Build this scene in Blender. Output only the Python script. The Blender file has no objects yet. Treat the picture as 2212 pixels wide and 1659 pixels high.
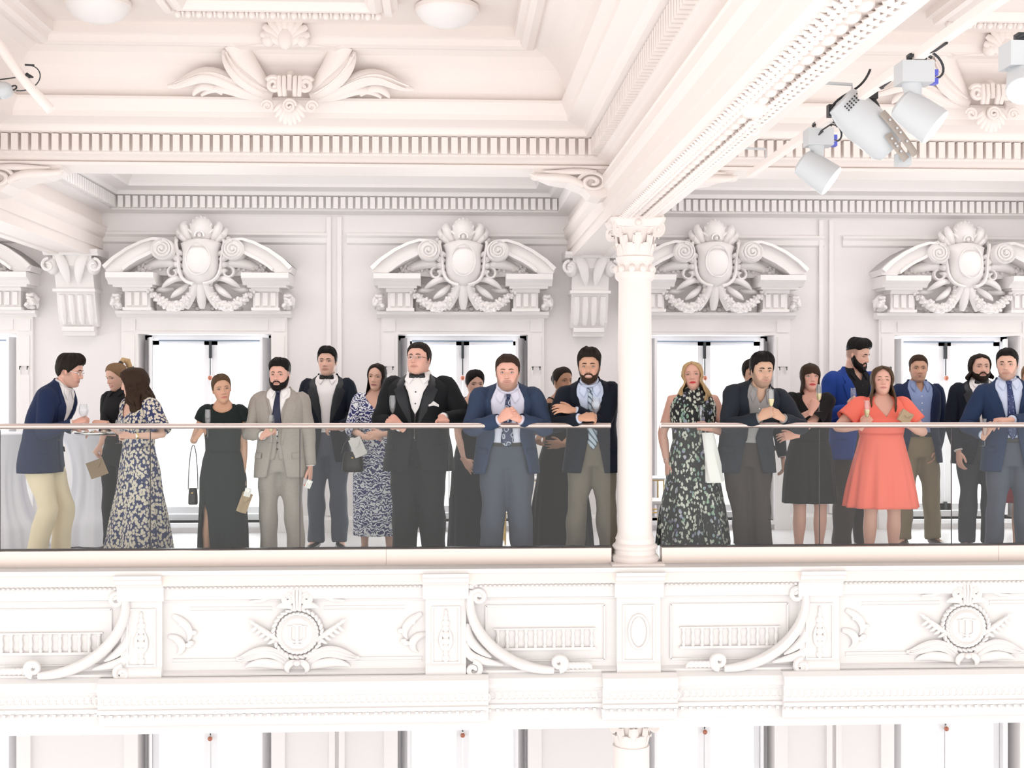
import bpy, bmesh, math, random
import numpy as np
from mathutils import Vector, Matrix, noise as mnoise
random.seed(7); np.random.seed(7)
PI = math.pi
S = bpy.context.scene
COL = S.collection

# ------------------------------------------------------------------ camera, sky, light, exposure
F = 2750.0; TH = math.radians(2.83); CX = 1106.0; HOR = 837.0; ZC = 1.5
cam = bpy.data.cameras.new('camera'); camo = bpy.data.objects.new('camera', cam); COL.objects.link(camo)
cam.sensor_width = 36; cam.lens = F / 2212 * 36; cam.shift_y = (HOR - 829.5) / 2212
cam.clip_start = .05; cam.clip_end = 300
camo.location = (0, 0, ZC); camo.rotation_euler = (PI / 2, 0, -TH)
S.camera = camo
wd = bpy.data.worlds.new('overcast_sky'); S.world = wd; wd.use_nodes = True
bg = wd.node_tree.nodes['Background']; bg.inputs[0].default_value = (1.0, .975, .955, 1); bg.inputs[1].default_value = 1.2
S.view_settings.view_transform = 'Standard'; S.view_settings.look = 'None'; S.view_settings.gamma = 1
S.view_settings.use_curve_mapping = False; S.view_settings.exposure = .76

def area(name, loc, rot, size, power, col):
    l = bpy.data.lights.new(name, 'AREA'); l.shape = 'RECTANGLE'; l.size, l.size_y = size; l.energy = power; l.color = col
    o = bpy.data.objects.new(name, l); COL.objects.link(o); o.location = loc; o.rotation_euler = rot
    return o
S.cycles.max_bounces = 10; S.cycles.diffuse_bounces = 5; S.cycles.caustics_reflective = False; S.cycles.caustics_refractive = False; S.cycles.transparent_max_bounces = 24
# added unseen fill lamps under the gallery ceiling; daylight at the gallery windows
for x in (-3.6, -1.2, 1.2, 3.9, 6.4): area('gallery_fill_light', (x, 11.3, 3.74), (0, 0, 0), (2.6, 1.6), 15, (1, .96, .95))
for x in (-5.10, -2.515, .145, 2.745, 5.385, 7.99): area('window_daylight', (x, 13.95, 1.1), (-PI / 2, 0, 0), (1.3, 1.9), 34, (.96, .98, 1))

def P(px, py, Y):
    """photo pixel -> point on the vertical plane at depth Y"""
    X = Y * math.tan(math.atan((px - CX) / F) + TH)
    yc = X * math.sin(TH) + Y * math.cos(TH)
    return Vector((X, Y, ZC + (HOR - py) * yc / F))

# ------------------------------------------------------------------ mesh helpers
class G:
    def __init__(s): s.v = []; s.f = []; s.m = []
    def add(s, V, Fc, m=0):
        o = len(s.v); s.v.extend([tuple(float(c) for c in p) for p in V]); s.f.extend([tuple(i + o for i in q) for q in Fc]); s.m.extend([m] * len(Fc)); return s
    def box(s, x0, x1, y0, y1, z0, z1, m=0):
        V = [(x, y, z) for z in (z0, z1) for y in (y0, y1) for x in (x0, x1)]
        return s.add(V, [(0, 2, 3, 1), (4, 5, 7, 6), (0, 1, 5, 4), (2, 6, 7, 3), (0, 4, 6, 2), (1, 3, 7, 5)], m)
    def rings(s, R, closed=True, cap=True, m=0, loop=False):
        n = len(R[0]); V = [p for r in R for p in r]; Fc = []
        for i in range(len(R) - (0 if loop else 1)):
            a = i * n; b = ((i + 1) % len(R)) * n
            for j in range(n if closed else n - 1):
                k = (j + 1) % n; Fc.append((a + j, a + k, b + k, b + j))
        if cap and closed and not loop:
            Fc.append(tuple(range(n - 1, -1, -1))); Fc.append(tuple((len(R) - 1) * n + j for j in range(n)))
        return s.add(V, Fc, m)
    def tube(s, pts, rad, n=8, m=0, up=None, cap=True):
        """pts: path; rad: list of r or (r_side, r_up); up: fixed reference for the frame"""
        pts = [Vector(p) for p in pts]; k = len(pts)
        if not isinstance(rad, (list, tuple)): rad = [rad] * k
        R = []; u = None
        for i, p in enumerate(pts):
            t = (pts[min(i + 1, k - 1)] - pts[max(i - 1, 0)])
            t = t.normalized() if t.length > 1e-9 else Vector((0, 0, 1))
            if up is not None: ref = Vector(up)
            elif u is None: ref = Vector((0, 0, 1)) if abs(t.z) < .9 else Vector((0, 1, 0))
            else: ref = u
            u = ref - t * ref.dot(t)
            if u.length < 1e-6: u = t.orthogonal()
            u.normalize(); w = t.cross(u)
            r = rad[i]; ra, rb = r if isinstance(r, (list, tuple)) else (r, r)
            R.append([p + w * (ra * math.cos(2 * PI * j / n)) + u * (rb * math.sin(2 * PI * j / n)) for j in range(n)])
        return s.rings(R, True, cap, m)
    def lathe(s, prof, n=24, c=(0, 0, 0), m=0, cap=True):
        return s.rings([[(c[0] + r * math.cos(2 * PI * j / n), c[1] + r * math.sin(2 * PI * j / n), c[2] + z) for j in range(n)] for r, z in prof], True, cap, m)
    def sph(s, c, r, nu=10, nv=6, m=0, M=None):
        if not isinstance(r, (tuple, list)): r = (r, r, r)
        R = []
        for i in range(nv + 1):
            a = -PI / 2 + PI * i / nv; ca = max(math.cos(a), 1e-3)
            ring = [Vector((r[0] * ca * math.cos(2 * PI * j / nu), r[1] * ca * math.sin(2 * PI * j / nu), r[2] * math.sin(a))) for j in range(nu)]
            if M is not None: ring = [M @ p for p in ring]
            R.append([p + Vector(c) for p in ring])
        return s.rings(R, True, True, m)
    def prism(s, poly, y0, y1, m=0):
        """polygon in x,z extruded in y"""
        n = len(poly); V = [(x, y0, z) for x, z in poly] + [(x, y1, z) for x, z in poly]
        Fc = [tuple(range(n - 1, -1, -1)), tuple(range(n, 2 * n))] + [(i, (i + 1) % n, n + (i + 1) % n, n + i) for i in range(n)]
        return s.add(V, Fc, m)
    def extr(s, prof, x0, x1, m=0, cap=True):
        """profile of (y,z) extruded along x"""
        return s.rings([[(x, y, z) for y, z in prof] for x in (x0, x1)], True, cap, m)
    def rect_ring(s, x0, x1, y0, y1, prof, m=0):
        R = [[(x0 + d, y0 + d, z), (x1 - d, y0 + d, z), (x1 - d, y1 - d, z), (x0 + d, y1 - d, z)] for d, z in prof]
        return s.rings(R, True, False, m)
    def mesh(s, name, smooth=False):
        me = bpy.data.meshes.new(name); me.from_pydata(s.v, [], s.f); me.update()
        bm = bmesh.new(); bm.from_mesh(me); bmesh.ops.recalc_face_normals(bm, faces=bm.faces); bm.to_mesh(me); bm.free()
        for p, i in zip(me.polygons, s.m): p.material_index = i
        if smooth:
            for p in me.polygons: p.use_smooth = True
            if smooth != 2:
                try: me.set_sharp_from_angle(angle=math.radians(40))
                except Exception: pass
        return me

def link(name, data, parent=None, loc=None):
    o = bpy.data.objects.new(name, data); COL.objects.link(o)
    if parent: o.parent = parent
    if loc is not None: o.location = loc
    return o
def ob(name, g, mat, parent=None, smooth=False, loc=None):
    me = g.mesh(name, smooth)
    for m in (mat if isinstance(mat, (list, tuple)) else [mat]): me.materials.append(m)
    return link(name, me, parent, loc)
def tag(o, label=None, cat=None, group=None, kind=None):
    for k, v in (('label', label), ('category', cat), ('group', group), ('kind', kind)):
        if v: o[k] = v
    return o
def thing(name, label, cat, loc=(0, 0, 0), rz=0, group=None, kind=None):
    o = link(name, None, None, loc); o.rotation_euler.z = rz; o.empty_display_size = .1
    return tag(o, label, cat, group, kind)
def copy_tree(o, parent=None):
    c = o.copy(); COL.objects.link(c)
    if parent: c.parent = parent
    for ch in list(o.children): copy_tree(ch, c)
    return c

# ------------------------------------------------------------------ materials
def nodes(name):
    m = bpy.data.materials.new(name); m.use_nodes = True; nt = m.node_tree; b = nt.nodes['Principled BSDF']; return m, nt, b
def mat(name, col, rough=.6, metal=0, bump=0, scale=60, var=0, spec=.4, sheen=0, emit=None, es=0, stretch=None):
    m, nt, b = nodes(name)
    b.inputs['Base Color'].default_value = (*col, 1); b.inputs['Roughness'].default_value = rough; b.inputs['Metallic'].default_value = metal
    b.inputs['Specular IOR Level'].default_value = spec
    if sheen: b.inputs['Sheen Weight'].default_value = sheen
    if emit: b.inputs['Emission Color'].default_value = (*emit, 1); b.inputs['Emission Strength'].default_value = es
    if bump or var:
        tc = nt.nodes.new('ShaderNodeTexCoord'); mp = nt.nodes.new('ShaderNodeMapping'); no = nt.nodes.new('ShaderNodeTexNoise')
        nt.links.new(tc.outputs['Object'], mp.inputs[0]); nt.links.new(mp.outputs[0], no.inputs['Vector']); no.inputs['Scale'].default_value = scale; no.inputs['Detail'].default_value = 4
        if stretch: mp.inputs['Scale'].default_value = stretch
        if bump:
            bp = nt.nodes.new('ShaderNodeBump'); bp.inputs['Strength'].default_value = bump; bp.inputs['Distance'].default_value = .01
            nt.links.new(no.outputs['Fac'], bp.inputs['Height']); nt.links.new(bp.outputs[0], b.inputs['Normal'])
        if var:
            mx = nt.nodes.new('ShaderNodeMix'); mx.data_type = 'RGBA'
            mx.inputs['A'].default_value = (*[c * (1 - var) for c in col], 1); mx.inputs['B'].default_value = (*[min(c * (1 + var), 1) for c in col], 1)
            nt.links.new(no.outputs['Fac'], mx.inputs['Factor']); nt.links.new(mx.outputs['Result'], b.inputs['Base Color'])
    return m
def thin_glass(name, tint, ior=1.45, rough=0.0):
    m = bpy.data.materials.new(name); m.use_nodes = True; nt = m.node_tree; nt.nodes.clear()
    out = nt.nodes.new('ShaderNodeOutputMaterial'); mx = nt.nodes.new('ShaderNodeMixShader'); tr = nt.nodes.new('ShaderNodeBsdfTransparent')
    gl = nt.nodes.new('ShaderNodeBsdfGlossy'); fr = nt.nodes.new('ShaderNodeFresnel'); gl.inputs['Roughness'].default_value = rough
    fr.inputs['IOR'].default_value = ior; tr.inputs[0].default_value = (*tint, 1)
    ge = nt.nodes.new('ShaderNodeNewGeometry'); mu = nt.nodes.new('ShaderNodeMath'); mu.operation = 'SUBTRACT'; mu.use_clamp = True   # reflect at the entry face only
    nt.links.new(fr.outputs[0], mu.inputs[0]); nt.links.new(ge.outputs['Backfacing'], mu.inputs[1]); nt.links.new(mu.outputs[0], mx.inputs[0]); nt.links.new(tr.outputs[0], mx.inputs[1]); nt.links.new(gl.outputs[0], mx.inputs[2]); nt.links.new(mx.outputs[0], out.inputs[0])
    return m
M = {}
M['plaster'] = mat('white_plaster', (.84, .815, .805), .62, bump=.06, scale=90, var=.02)
M['wall'] = mat('painted_wall', (.80, .775, .772), .6, bump=.05, scale=40, var=.015)
M['ceil'] = mat('ceiling_paint', (.80, .735, .70), .65, bump=.05, scale=60, var=.02)
M['hallplaster'] = mat('hall_plaster', (.81, .75, .72), .6, bump=.06, scale=80, var=.02)
M['front'] = mat('parapet_plaster', (.72, .70, .69), .6, bump=.05, scale=90, var=.015)
M['ledge'] = mat('ledge_stone', (.78, .69, .64), .55, bump=.05, scale=50, var=.04)
M['floor'] = mat('pale_floor', (.66, .655, .67), .25, bump=.02, scale=20, var=.03)
M['frame'] = mat('window_paint', (.86, .86, .88), .4)
M['dark'] = mat('dark_metal', (.05, .055, .06), .4, .6)
M['blueline'] = mat('blind_rail', (.16, .22, .30), .5)
M['knob'] = mat('copper_knob', (.45, .18, .12), .35, .5)
M['steel'] = mat('brushed_rail_metal', (.62, .53, .50), .30, .85, bump=.03, scale=30, stretch=(1, 30, 30))
M['shoe'] = mat('brushed_shoe_metal', (.68, .59, .54), .30, .85, bump=.02, scale=20, stretch=(.3, 20, 20))
M['gasket'] = mat('dark_gasket', (.06, .055, .06), .5)
M['glass'] = thin_glass('balustrade_glass', (.965, .98, .972), 1.5)
M['pane'] = thin_glass('window_glass', (.98, .985, .98), 1.4)
M['crystal'] = thin_glass('drinking_glass', (.95, .955, .96), 2.2)
M['wine'] = mat('sparkling_wine', (.80, .66, .30), .1, spec=.5)
M['lampwhite'] = mat('lamp_white', (.52, .54, .56), .4)
M['opal'] = mat('opal_glass', (.80, .775, .77), .45)
M['lens'] = mat('lit_lens', (1, .95, .85), .3, emit=(1, .93, .78), es=6)
M['black'] = mat('black_plastic', (.02, .02, .022), .45)
M['bracket'] = mat('drilled_bracket', (.33, .29, .26), .45, .4)
M['bluecap'] = mat('blue_connector', (.10, .12, .55), .4)
M['brass'] = mat('brass', (.62, .43, .16), .3, .9)
M['cloth'] = mat('white_tablecloth', (.80, .80, .86), .8, bump=.05, scale=12)
M['chairwhite'] = mat('chair_white', (.80, .80, .80), .45)
M['kraft'] = mat('kraft_paper', (.42, .31, .20), .8, bump=.1, scale=60, var=.08)
M['paper'] = mat('white_paper', (.85, .84, .82), .8)
M['wood'] = mat('tray_wood', (.20, .13, .09), .4, var=.3, scale=8, stretch=(1, 12, 12))
M['silver'] = mat('silver_metal', (.7, .7, .72), .2, 1)

# ------------------------------------------------------------------ the building
BX = [-8.99, -3.77, 1.45, 6.67, 11.89]       # axes of the cross beams
WX = [-5.10, -2.515, .145, 2.745, 5.385, 7.99]  # window axes
YW = 13.3                                     # back wall face
OW = .68; ZW0, ZW1 = .10, 2.05                # window opening
XL, XR = -8.4, 9.6

def st(name, g, m, label, smooth=False):
    return tag(ob(name, g, m, None, smooth), label, None, None, 'structure')

g = G(); g.box(XL, XR, 9.86, YW, -.30, 0)
st('floor', g, M['floor'], 'pale grey floor of the balcony gallery')
g = G(); g.box(XL, XR, 4, 13.6, -5.4, -5.2)
st('floor_lower', g, M['floor'], 'pale floor of the hall far below the balcony')
# back wall, upper and lower storey, with real openings
def wall_with_holes(name, z0, z1, h0, h1, label):
    g = G(); xs = [XL] + [v for w in WX for v in (w - OW, w + OW)] + [XR]
    for i in range(0, len(xs), 2): g.box(xs[i], xs[i + 1], YW, YW + .5, z0, z1)
    for w in WX:
        g.box(w - OW, w + OW, YW, YW + .5, h1, z1)
        if h0 > z0: g.box(w - OW, w + OW, YW, YW + .5, z0, h0)
    return st(name, g, M['wall'], label)
wall = wall_with_holes('wall_back', 0, 4.2, ZW0, ZW1, 'white back wall of the gallery with tall windows')
wall_with_holes('wall_lower', -5.2, -.3, -4.9, -1.75, 'white wall of the lower storey under the balcony')
# baseboard
g = G()
for a, b in zip([XL] + [w + OW + .16 for w in WX], [w - OW - .16 for w in WX] + [XR]):
    g.extr([(YW, 0), (YW - .035, 0), (YW - .035, .13), (YW - .02, .16), (YW, .165)], a, b)
st('baseboard_back', g, M['plaster'], 'white baseboard along the gallery wall')

# cornice (d outward from beam face, z)
CORN = [(0, 3.20), (.05, 3.22), (.06, 3.255), (.10, 3.28), (.10, 3.455), (.20, 3.465), (.22, 3.50), (.235, 3.505), (.36, 3.525), (.365, 3.555), (.385, 3.585), (.41, 3.625), (.41, 3.645), (.36, 3.66)]
dent = G(); dent.box(-.0245, .0245, -.062, 0, 3.335, 3.452); DENT = dent.mesh('dentil'); DENT.materials.append(M['plaster'])
dent2 = G(); dent2.box(-.0245, .0245, -.062, 0, 3.288, 3.412); DENT2 = dent2.mesh('dentil'); DENT2.materials.append(M['hallplaster'])
def dentils(par, a, b, fixed, axis, sgn, me):
    n = int(abs(b - a) / .075)
    for i in range(n):
        t = a + (i + .5) * (b - a) / n
        o = link('dentil', me, par, (t, fixed, 0) if axis == 'x' else (fixed, t, 0))
        if axis == 'y': o.rotation_euler.z = PI / 2 * sgn
        o['kind'] = 'structure'
YB = 10.1
names = {0: 'far left', 1: 'left', 2: 'right', 3: 'far right'}
tn = 0
for k in range(4):
    x0, x1 = BX[k] + .2, BX[k + 1] - .2
    # gallery bay cornice
    tn += 1; g = G(); off = .1
    g.rect_ring(x0, x1, YB + .2, YW - .0, [(0, 3.295), (.09, 3.31), (.12, 3.318), (.12, 3.455)] + [(d, z) for d, z in CORN[5:]] + [(.40, 3.70), (.5, 3.75), (.62, 3.77)])
    o = st('trim_%d' % tn, g, M['plaster'], 'moulded cornice around the %s gallery bay above the windows' % names[k])
    if k in (1, 2):
        dentils(o, x0 + .12, x1 - .12, YW - .12, 'x', 1, DENT)
        if k == 1: dentils(o, 11.2, YW - .15, x0 + .12, 'y', 1, DENT)
    elif k in (0, 3): dentils(o, x1 - 1.0 if k == 0 else x0 + .1, x1 - .12 if k == 0 else x0 + 2.4, YW - .12, 'x', 1, DENT)
    # hall coffer cornice
    tn += 1; g = G()
    HC = [(0, 3.235), (.04, 3.25), (.06, 3.26), (.10, 3.275), (.10, 3.415), (.20, 3.425), (.22, 3.46), (.235, 3.47), (.36, 3.505), (.365, 3.545)] + CORN[10:]
    prof = HC + [(.37, 3.70), (.40, 3.78), (.45, 3.86), (.53, 3.935), (.62, 3.975), (.64, 3.955), (.69, 3.945), (.73, 3.96), (.74, 4.0), (.78, 4.01), (.78, 4.09)]
    g.rect_ring(x0, x1, 3.4, YB - .2, prof)
    o = st('trim_%d' % tn, g, M['hallplaster'], 'moulded cornice and cove around the %s hall ceiling coffer' % names[k])
    if k in (1, 2): dentils(o, x0 + .12, x1 - .12, YB - .3, 'x', 1, DENT2)
    if k == 1:
        dentils(o, 5.6, YB - .33, x1 - .1, 'y', -1, DENT2)
        dentils(o, 7.8, YB - .33, x0 + .1, 'y', 1, DENT2)
    if k == 2: dentils(o, 6.5, YB - .33, x0 + .1, 'y', 1, DENT2)
g = G()
for k in range(4):
    g.box(BX[k] + .2, BX[k + 1] - .2, YB + .2, YW, 3.768, 3.9)
    g.box(BX[k] + .95, BX[k + 1] - .95, 3.4, YB - .95, 4.085, 4.2)
st('ceiling', g, M['ceil'], 'white coffered ceiling panels above the gallery and hall')

# cross beams with leaf garland under them
lf = G()
for a in (-.6, 0, .6):
    lf.tube([(0, 0, 0), (.03 * math.sin(a), -.03, -.016), (.06 * math.sin(a), -.055, -.02), (.075 * math.sin(a), -.075, -.006)], [(.004, .006), (.02, .014), (.017, .012), (.003, .004)], 6, up=(0, 0, 1))
LEAF = lf.mesh('leaf', True); LEAF.materials.append(M['hallplaster'])
for k, nm in ((1, 'left end'), (2, 'column'), (3, 'right end')):
    bx = BX[k]; t = thing('cross_beam', 'white plaster ceiling beam running over the hall, %s' % {1: 'at the left edge of the picture', 2: 'resting on the white column', 3: 'at the right edge of the picture'}[k], 'ceiling beam', (bx, 3.4, 2.83), kind='structure')
    half = [(.20, 2.83), (.20, 2.92), (.215, 2.925), (.215, 3.03), (.235, 3.05), (.25, 3.075), (.25, 3.14), (.26, 3.15), (.22, 3.17), (.202, 3.18), (.202, 3.32)]
    pr = [(d, z - 2.83) for d, z in half]; sec = pr + [(-d, z) for d, z in reversed(pr)]
    # hollow soffit: groove for the garland
    sec = [(.115, 0), (.125, .0)] + sec[0:] + [(-.125, 0), (-.115, 0), (-.105, .014), (.105, .014)]
    g = G(); g.rings([[(d, y - 3.4, z) for d, z in sec] for y in (3.4, YW)], True, True)
    ob('beam_body', g, M['hallplaster'], t)
    if k == 2:
        for i in range(86):
            y = 3.62 + i * .073 - 3.4
            for dx in (-.06, .06):
                o = link('leaf', LEAF, t, (dx, y, .022)); o.rotation_euler = (.25, 0, .55 * (1 if dx > 0 else -1)); s = 1.05; o.scale = (s, s, s)
        g = G()
        for i in range(44): g.sph((0, .1 + i * .146, .012), (.036, .05, .03), 8, 5)
        ob('garland_core', g, M['hallplaster'], t, True)
        g = G(); g.lathe([(.001, -.05), (.03, -.05), (.05, -.03), (.07, -.02), (.1, -.015), (.11, 0), (.11, .03)], 20, (0, 2.62, .01))
        g.tube([(.03 * math.cos(a), 2.62 + .0, -.06 - .03 + .03 * math.sin(a)) for a in np.linspace(0, 2 * PI, 13)], .007, 6, cap=False)
        ob('boss', g, M['hallplaster'], t, True)
# long beam over the railing (lintel), its soffit and the ornament strip
g = G()
for k in range(4):
    x0, x1 = BX[k] + .2, BX[k + 1] - .2
    g.extr([(YB - .2, 3.26), (YB - .2, 3.235), (YB - .225, 3.225), (YB - .2, 3.205), (YB + .2, 3.205), (YB + .2, 3.26)], x0, x1)
    g.box(x0, x1, YB - .199, YB + .199, 3.26, 3.7)
st('trim_20', g, M['hallplaster'], 'long white lintel beam above the glass railing')
# hall ceiling: inner panels with egg moulding, opal lamps
egg = G(); egg.sph((0, 0, 0), (.026, .03, .036), 10, 6); EGG = egg.mesh('egg', True); EGG.materials.append(M['hallplaster'])
drt = G(); drt.tube([(0, 0, .03), (0, -.012, 0), (0, 0, -.03)], [.004, .01, .003], 6); DART = drt.mesh('dart', True); DART.materials.append(M['hallplaster'])
for k in (1, 2):
    cx = (BX[k] + BX[k + 1]) / 2 + (.03 if k == 1 else 0)
    t = thing('ceiling_panel', 'raised rectangular ceiling panel with egg moulding in the %s hall coffer' % names[k], 'ceiling panel', (cx, 8.5, 4.0), kind='structure')
    g = G(); x0, x1, y0, y1 = -.70, .70, -4.6, 0
    g.rect_ring(x0, x1, y0, y1, [(-.09, .09), (-.09, .03), (-.06, .02), (-.05, -.02), (0, -.02), (.0, .0), (.05, -.03), (.09, -.03), (.11, .0), (.13, .03), (.13, .09)])
    ob('panel_frame', g, M['hallplaster'], t)
    g = G(); g.box(x0 + .12, x1 - .12, y0 + .12, y1 - .12, .02, .09); ob('panel_field', g, M['ceil'], t)
    for i in range(20):
        o = link('egg', EGG, t, (-.66 + i * 1.32 / 19, .012, -.025)); o.rotation_euler.x = -.5
        if i < 19: link('dart', DART, t, (-.625 + i * 1.32 / 19, -.0, -.025))
for px, nm in ((212, 'left'), (966, 'right')):
    p = P(px, 24, 8.62)
    t = thing('ceiling_lamp', 'round white opal ceiling lamp, %s of the two at the top of the picture' % nm, 'lamp', (p.x, 8.62, 4.085))
    g = G(); g.lathe([(.001, -.155), (.06, -.15), (.12, -.13), (.17, -.10), (.205, -.06), (.21, -.04)], 32); ob('lamp_shade', g, M['opal'], t, True)
    g = G(); g.lathe([(.21, -.045), (.215, -.04), (.215, -.01), (.2, .0)], 32); ob('lamp_rim', g, M['hallplaster'], t, True)

# ---- ornaments
def arc(c, r0, r1, a0, a1, n, y=0, y1=None):
    y1 = y if y1 is None else y1
    return [(c[0] + (r0 + (r1 - r0) * i / n) * math.cos(math.radians(a0 + (a1 - a0) * i / n)), y + (y1 - y) * i / n, c[1] + (r0 + (r1 - r0) * i / n) * math.sin(math.radians(a0 + (a1 - a0) * i / n))) for i in range(n + 1)]
def taper(n, r, tip=.25, flat=.6):
    return [((r * (tip + (1 - tip) * math.sin(PI * min(1, .12 + .88 * i / n)) ** .8)), flat * r * (tip + (1 - tip) * math.sin(PI * min(1, .12 + .88 * i / n)))) for i in range(n + 1)]
def bez(pts, n=12):
    pts = [Vector(p) for p in pts]; out = []
    for i in range(n + 1):
        t = i / n; q = pts[:]
        while len(q) > 1: q = [a.lerp(b, t) for a, b in zip(q, q[1:])]
        out.append(q[0])
    return out
def leafp(g, pts, r, n=12, flat=.5, tip=.2, ribs=0, up=(0, -1, 0)):
    pth = bez(pts, n); g.tube(pth, taper(n, r, tip, flat), 8, up=up)
    for s in range(ribs):
        o = (s - (ribs - 1) / 2) * r * .7
        g.tube([p + Vector((o * .5, -r * flat * .9, o * .5)) for p in pth[1:-1]], r * .13, 5)
def mirror(g):
    h = G(); h.v = [(-x, y, z) for x, y, z in g.v]; h.f = [tuple(reversed(q)) for q in g.f]; h.m = list(g.m); return h

def pediment():
    t = thing('window_pediment', 'x', 'pediment')
    for sx in (-1, 1):
        g = G()   # pedestal
        g.box(.51, .80, -.12, 0, 0, .03); g.box(.525, .785, -.105, 0, .03, .20); g.box(.55, .60, -.12, 0, .05, .19); g.box(.63, .68, -.12, 0, .05, .19); g.box(.71, .76, -.12, 0, .05, .19)
        g.extr([(0, .20), (-.12, .20), (-.13, .23), (-.16, .27), (0, .27)], .51, .80)
        ob('pedestal', g if sx > 0 else mirror(g), M['plaster'], t)
        g = G(); g.extr([(0, .265), (-.17, .265), (-.19, .30), (-.23, .33), (-.235, .385), (0, .395)], .44, .92); g.box(.48, .88, -.16, 0, .24, .27)
        ob('entablature_block', g if sx > 0 else mirror(g), M['plaster'], t)
        g = G()   # curved arm ending in a volute
        top = [(.955, .455), (.86, .545), (.72, .645), (.57, .72), (.45, .755), (.36, .748)]
        bot = [(.43, .62), (.47, .585), (.56, .545), (.64, .50), (.72, .44), (.77, .395), (.93, .395)]
        g.prism(top + bot, -.19, 0)
        c = (.355, .632)
        R1 = []
        for (x, z), (x2, z2) in zip(top, [(.925, .42), (.835, .515), (.70, .615), (.56, .69), (.45, .725), (.37, .72)]):
            R1.append([(x, 0, z), (x, -.225, z), (x2, -.235, z2), (x2, -.18, z2), (x2, 0, z2)])
        g.rings(R1, True, True)
        R1 = []
        for x, z in [(.44, .60), (.50, .565), (.60, .515), (.69, .455), (.75, .405)]: R1.append([(x, 0, z), (x, -.215, z), (x + .012, -.22, z + .03), (x + .012, -.1, z + .03)])
        g.rings(R1, True, True)
        g.rings([[(c[0] + r * math.cos(a), y, c[1] + r * math.sin(a)) for a in np.linspace(0, 2 * PI, 29)[:-1]] for r, y in ((.116, 0), (.116, -.225), (.10, -.24), (.09, -.225), (.03, -.225))], True, True)
        sp = [(c[0] + r * math.cos(a), -.23, c[1] + r * math.sin(a)) for a, r in zip(np.linspace(1.6, 1.6 + 4.2 * PI, 44), np.linspace(.088, .018, 44))]
        g.tube(sp, [.011] * 44, 6); g.sph((c[0], -.23, c[1]), .02, 8, 5)
        ob('volute_arm', g if sx > 0 else mirror(g), M['plaster'], t, True)
        g = G()   # garland of fruit and leaves
        pth = bez([(.52, -.09, .20), (.40, -.11, .10), (.25, -.13, -.10), (.12, -.12, .10), (.09, -.10, .26)], 14)
        rr = random.Random(3)
        for i, p in enumerate(pth):
            rad = .026 + .026 * math.sin(PI * i / 14)
            g.sph(p, rad, 8, 5)
            for q in range(5):
                a = rr.uniform(0, 2 * PI); d = rad * .8
                g.sph((p.x + d * math.cos(a), p.y - rr.uniform(0, .04), p.z + d * math.sin(a)), (.018, .014, .026), 6, 4, M=Matrix.Rotation(a, 3, 'Y'))
        ob('garland', g if sx > 0 else mirror(g), M['plaster'], t, True)
        g = G()   # curls and leaves beside the shield
        g.tube(arc((.275, .40), .085, .02, 170, -250, 24, -.10, -.16), [.022 - .0004 * i for i in range(25)], 7)
        leafp(g, [(.22, -.10, .47), (.34, -.14, .55), (.50, -.12, .50), (.66, -.06, .40)], .055, flat=.5)
        for i in range(9):
            x = .40 + i * .033; g.sph((x, -.10, .50 - (x - .40) * .38 + .02 * (i % 2)), (.028, .03, .03), 7, 4)
        leafp(g, [(.16, -.12, .33), (.26, -.17, .36), (.34, -.15, .28), (.40, -.12, .24)], .034)
        leafp(g, [(.14, -.10, .28), (.20, -.14, .20), (.26, -.15, .17), (.31, -.12, .13)], .034)
        leafp(g, [(.30, -.06, .24), (.40, -.08, .20), (.46, -.08, .26), (.50, -.06, .18)], .03)
        for z, x, r in ((.40, .23, .03), (.47, .245, .035), (.54, .25, .036), (.60, .235, .03)): leafp(g, [(x - .06, -.13, z - .01), (x, -.17, z + .02), (x + .045, -.12, z + .03)], r, 6)
        ob('acanthus_leaf', g if sx > 0 else mirror(g), M['plaster'], t, True)
        g = G()   # bunch at the outer foot
        rr = random.Random(5)
        for i in range(22):
            a = rr.uniform(0, 2 * PI); d = rr.uniform(0, .055)
            g.sph((.875 + d * math.cos(a), -.06 - rr.uniform(0, .05), .095 + 1.3 * d * math.sin(a)), (.028, .024, .032), 6, 4, M=Matrix.Rotation(a, 3, 'Y'))
        leafp(g, [(.83, -.05, .19), (.90, -.09, .18), (.95, -.08, .10), (.92, -.05, .02)], .03)
        ob('fruit_bunch', g if sx > 0 else mirror(g), M['plaster'], t, True)
    # shield
    g = G(); rows = []
    W = [(.27, .04), (.29, .10), (.33, .155), (.40, .185), (.48, .19), (.56, .185), (.62, .185), (.67, .20), (.71, .215), (.735, .17), (.755, .10)]
    for z, w in W:
        rows.append([(w * math.cos(PI - PI * j / 16), -.10 - .13 * math.sin(PI * j / 16) ** .7 * (.4 + .6 * math.sin(PI * min(1, (z - .24) / .56))), z) for j in range(17)] + [(w, 0, z), (-w, 0, z)])
    g.rings(rows, True, True)
    ob('shield', g, M['plaster'], t, True)
    g = G()
    el = [(.125 * math.cos(a), -.235 + .03 * abs(math.cos(a)), .53 + .17 * math.sin(a)) for a in np.linspace(0, 2 * PI, 33)]
    g.tube(el, .009, 7, cap=False)
    for sx in (-1, 1):
        g.tube([(sx * x, y, z) for x, y, z in bez([(.05, -.20, .27), (.24, -.17, .30), (.24, -.15, .45), (.17, -.15, .60), (.27, -.15, .66), (.24, -.15, .75)], 18)], .018, 7)
    ob('shield_border', g, M['plaster'], t, True)
    g = G()   # shell crest
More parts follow.
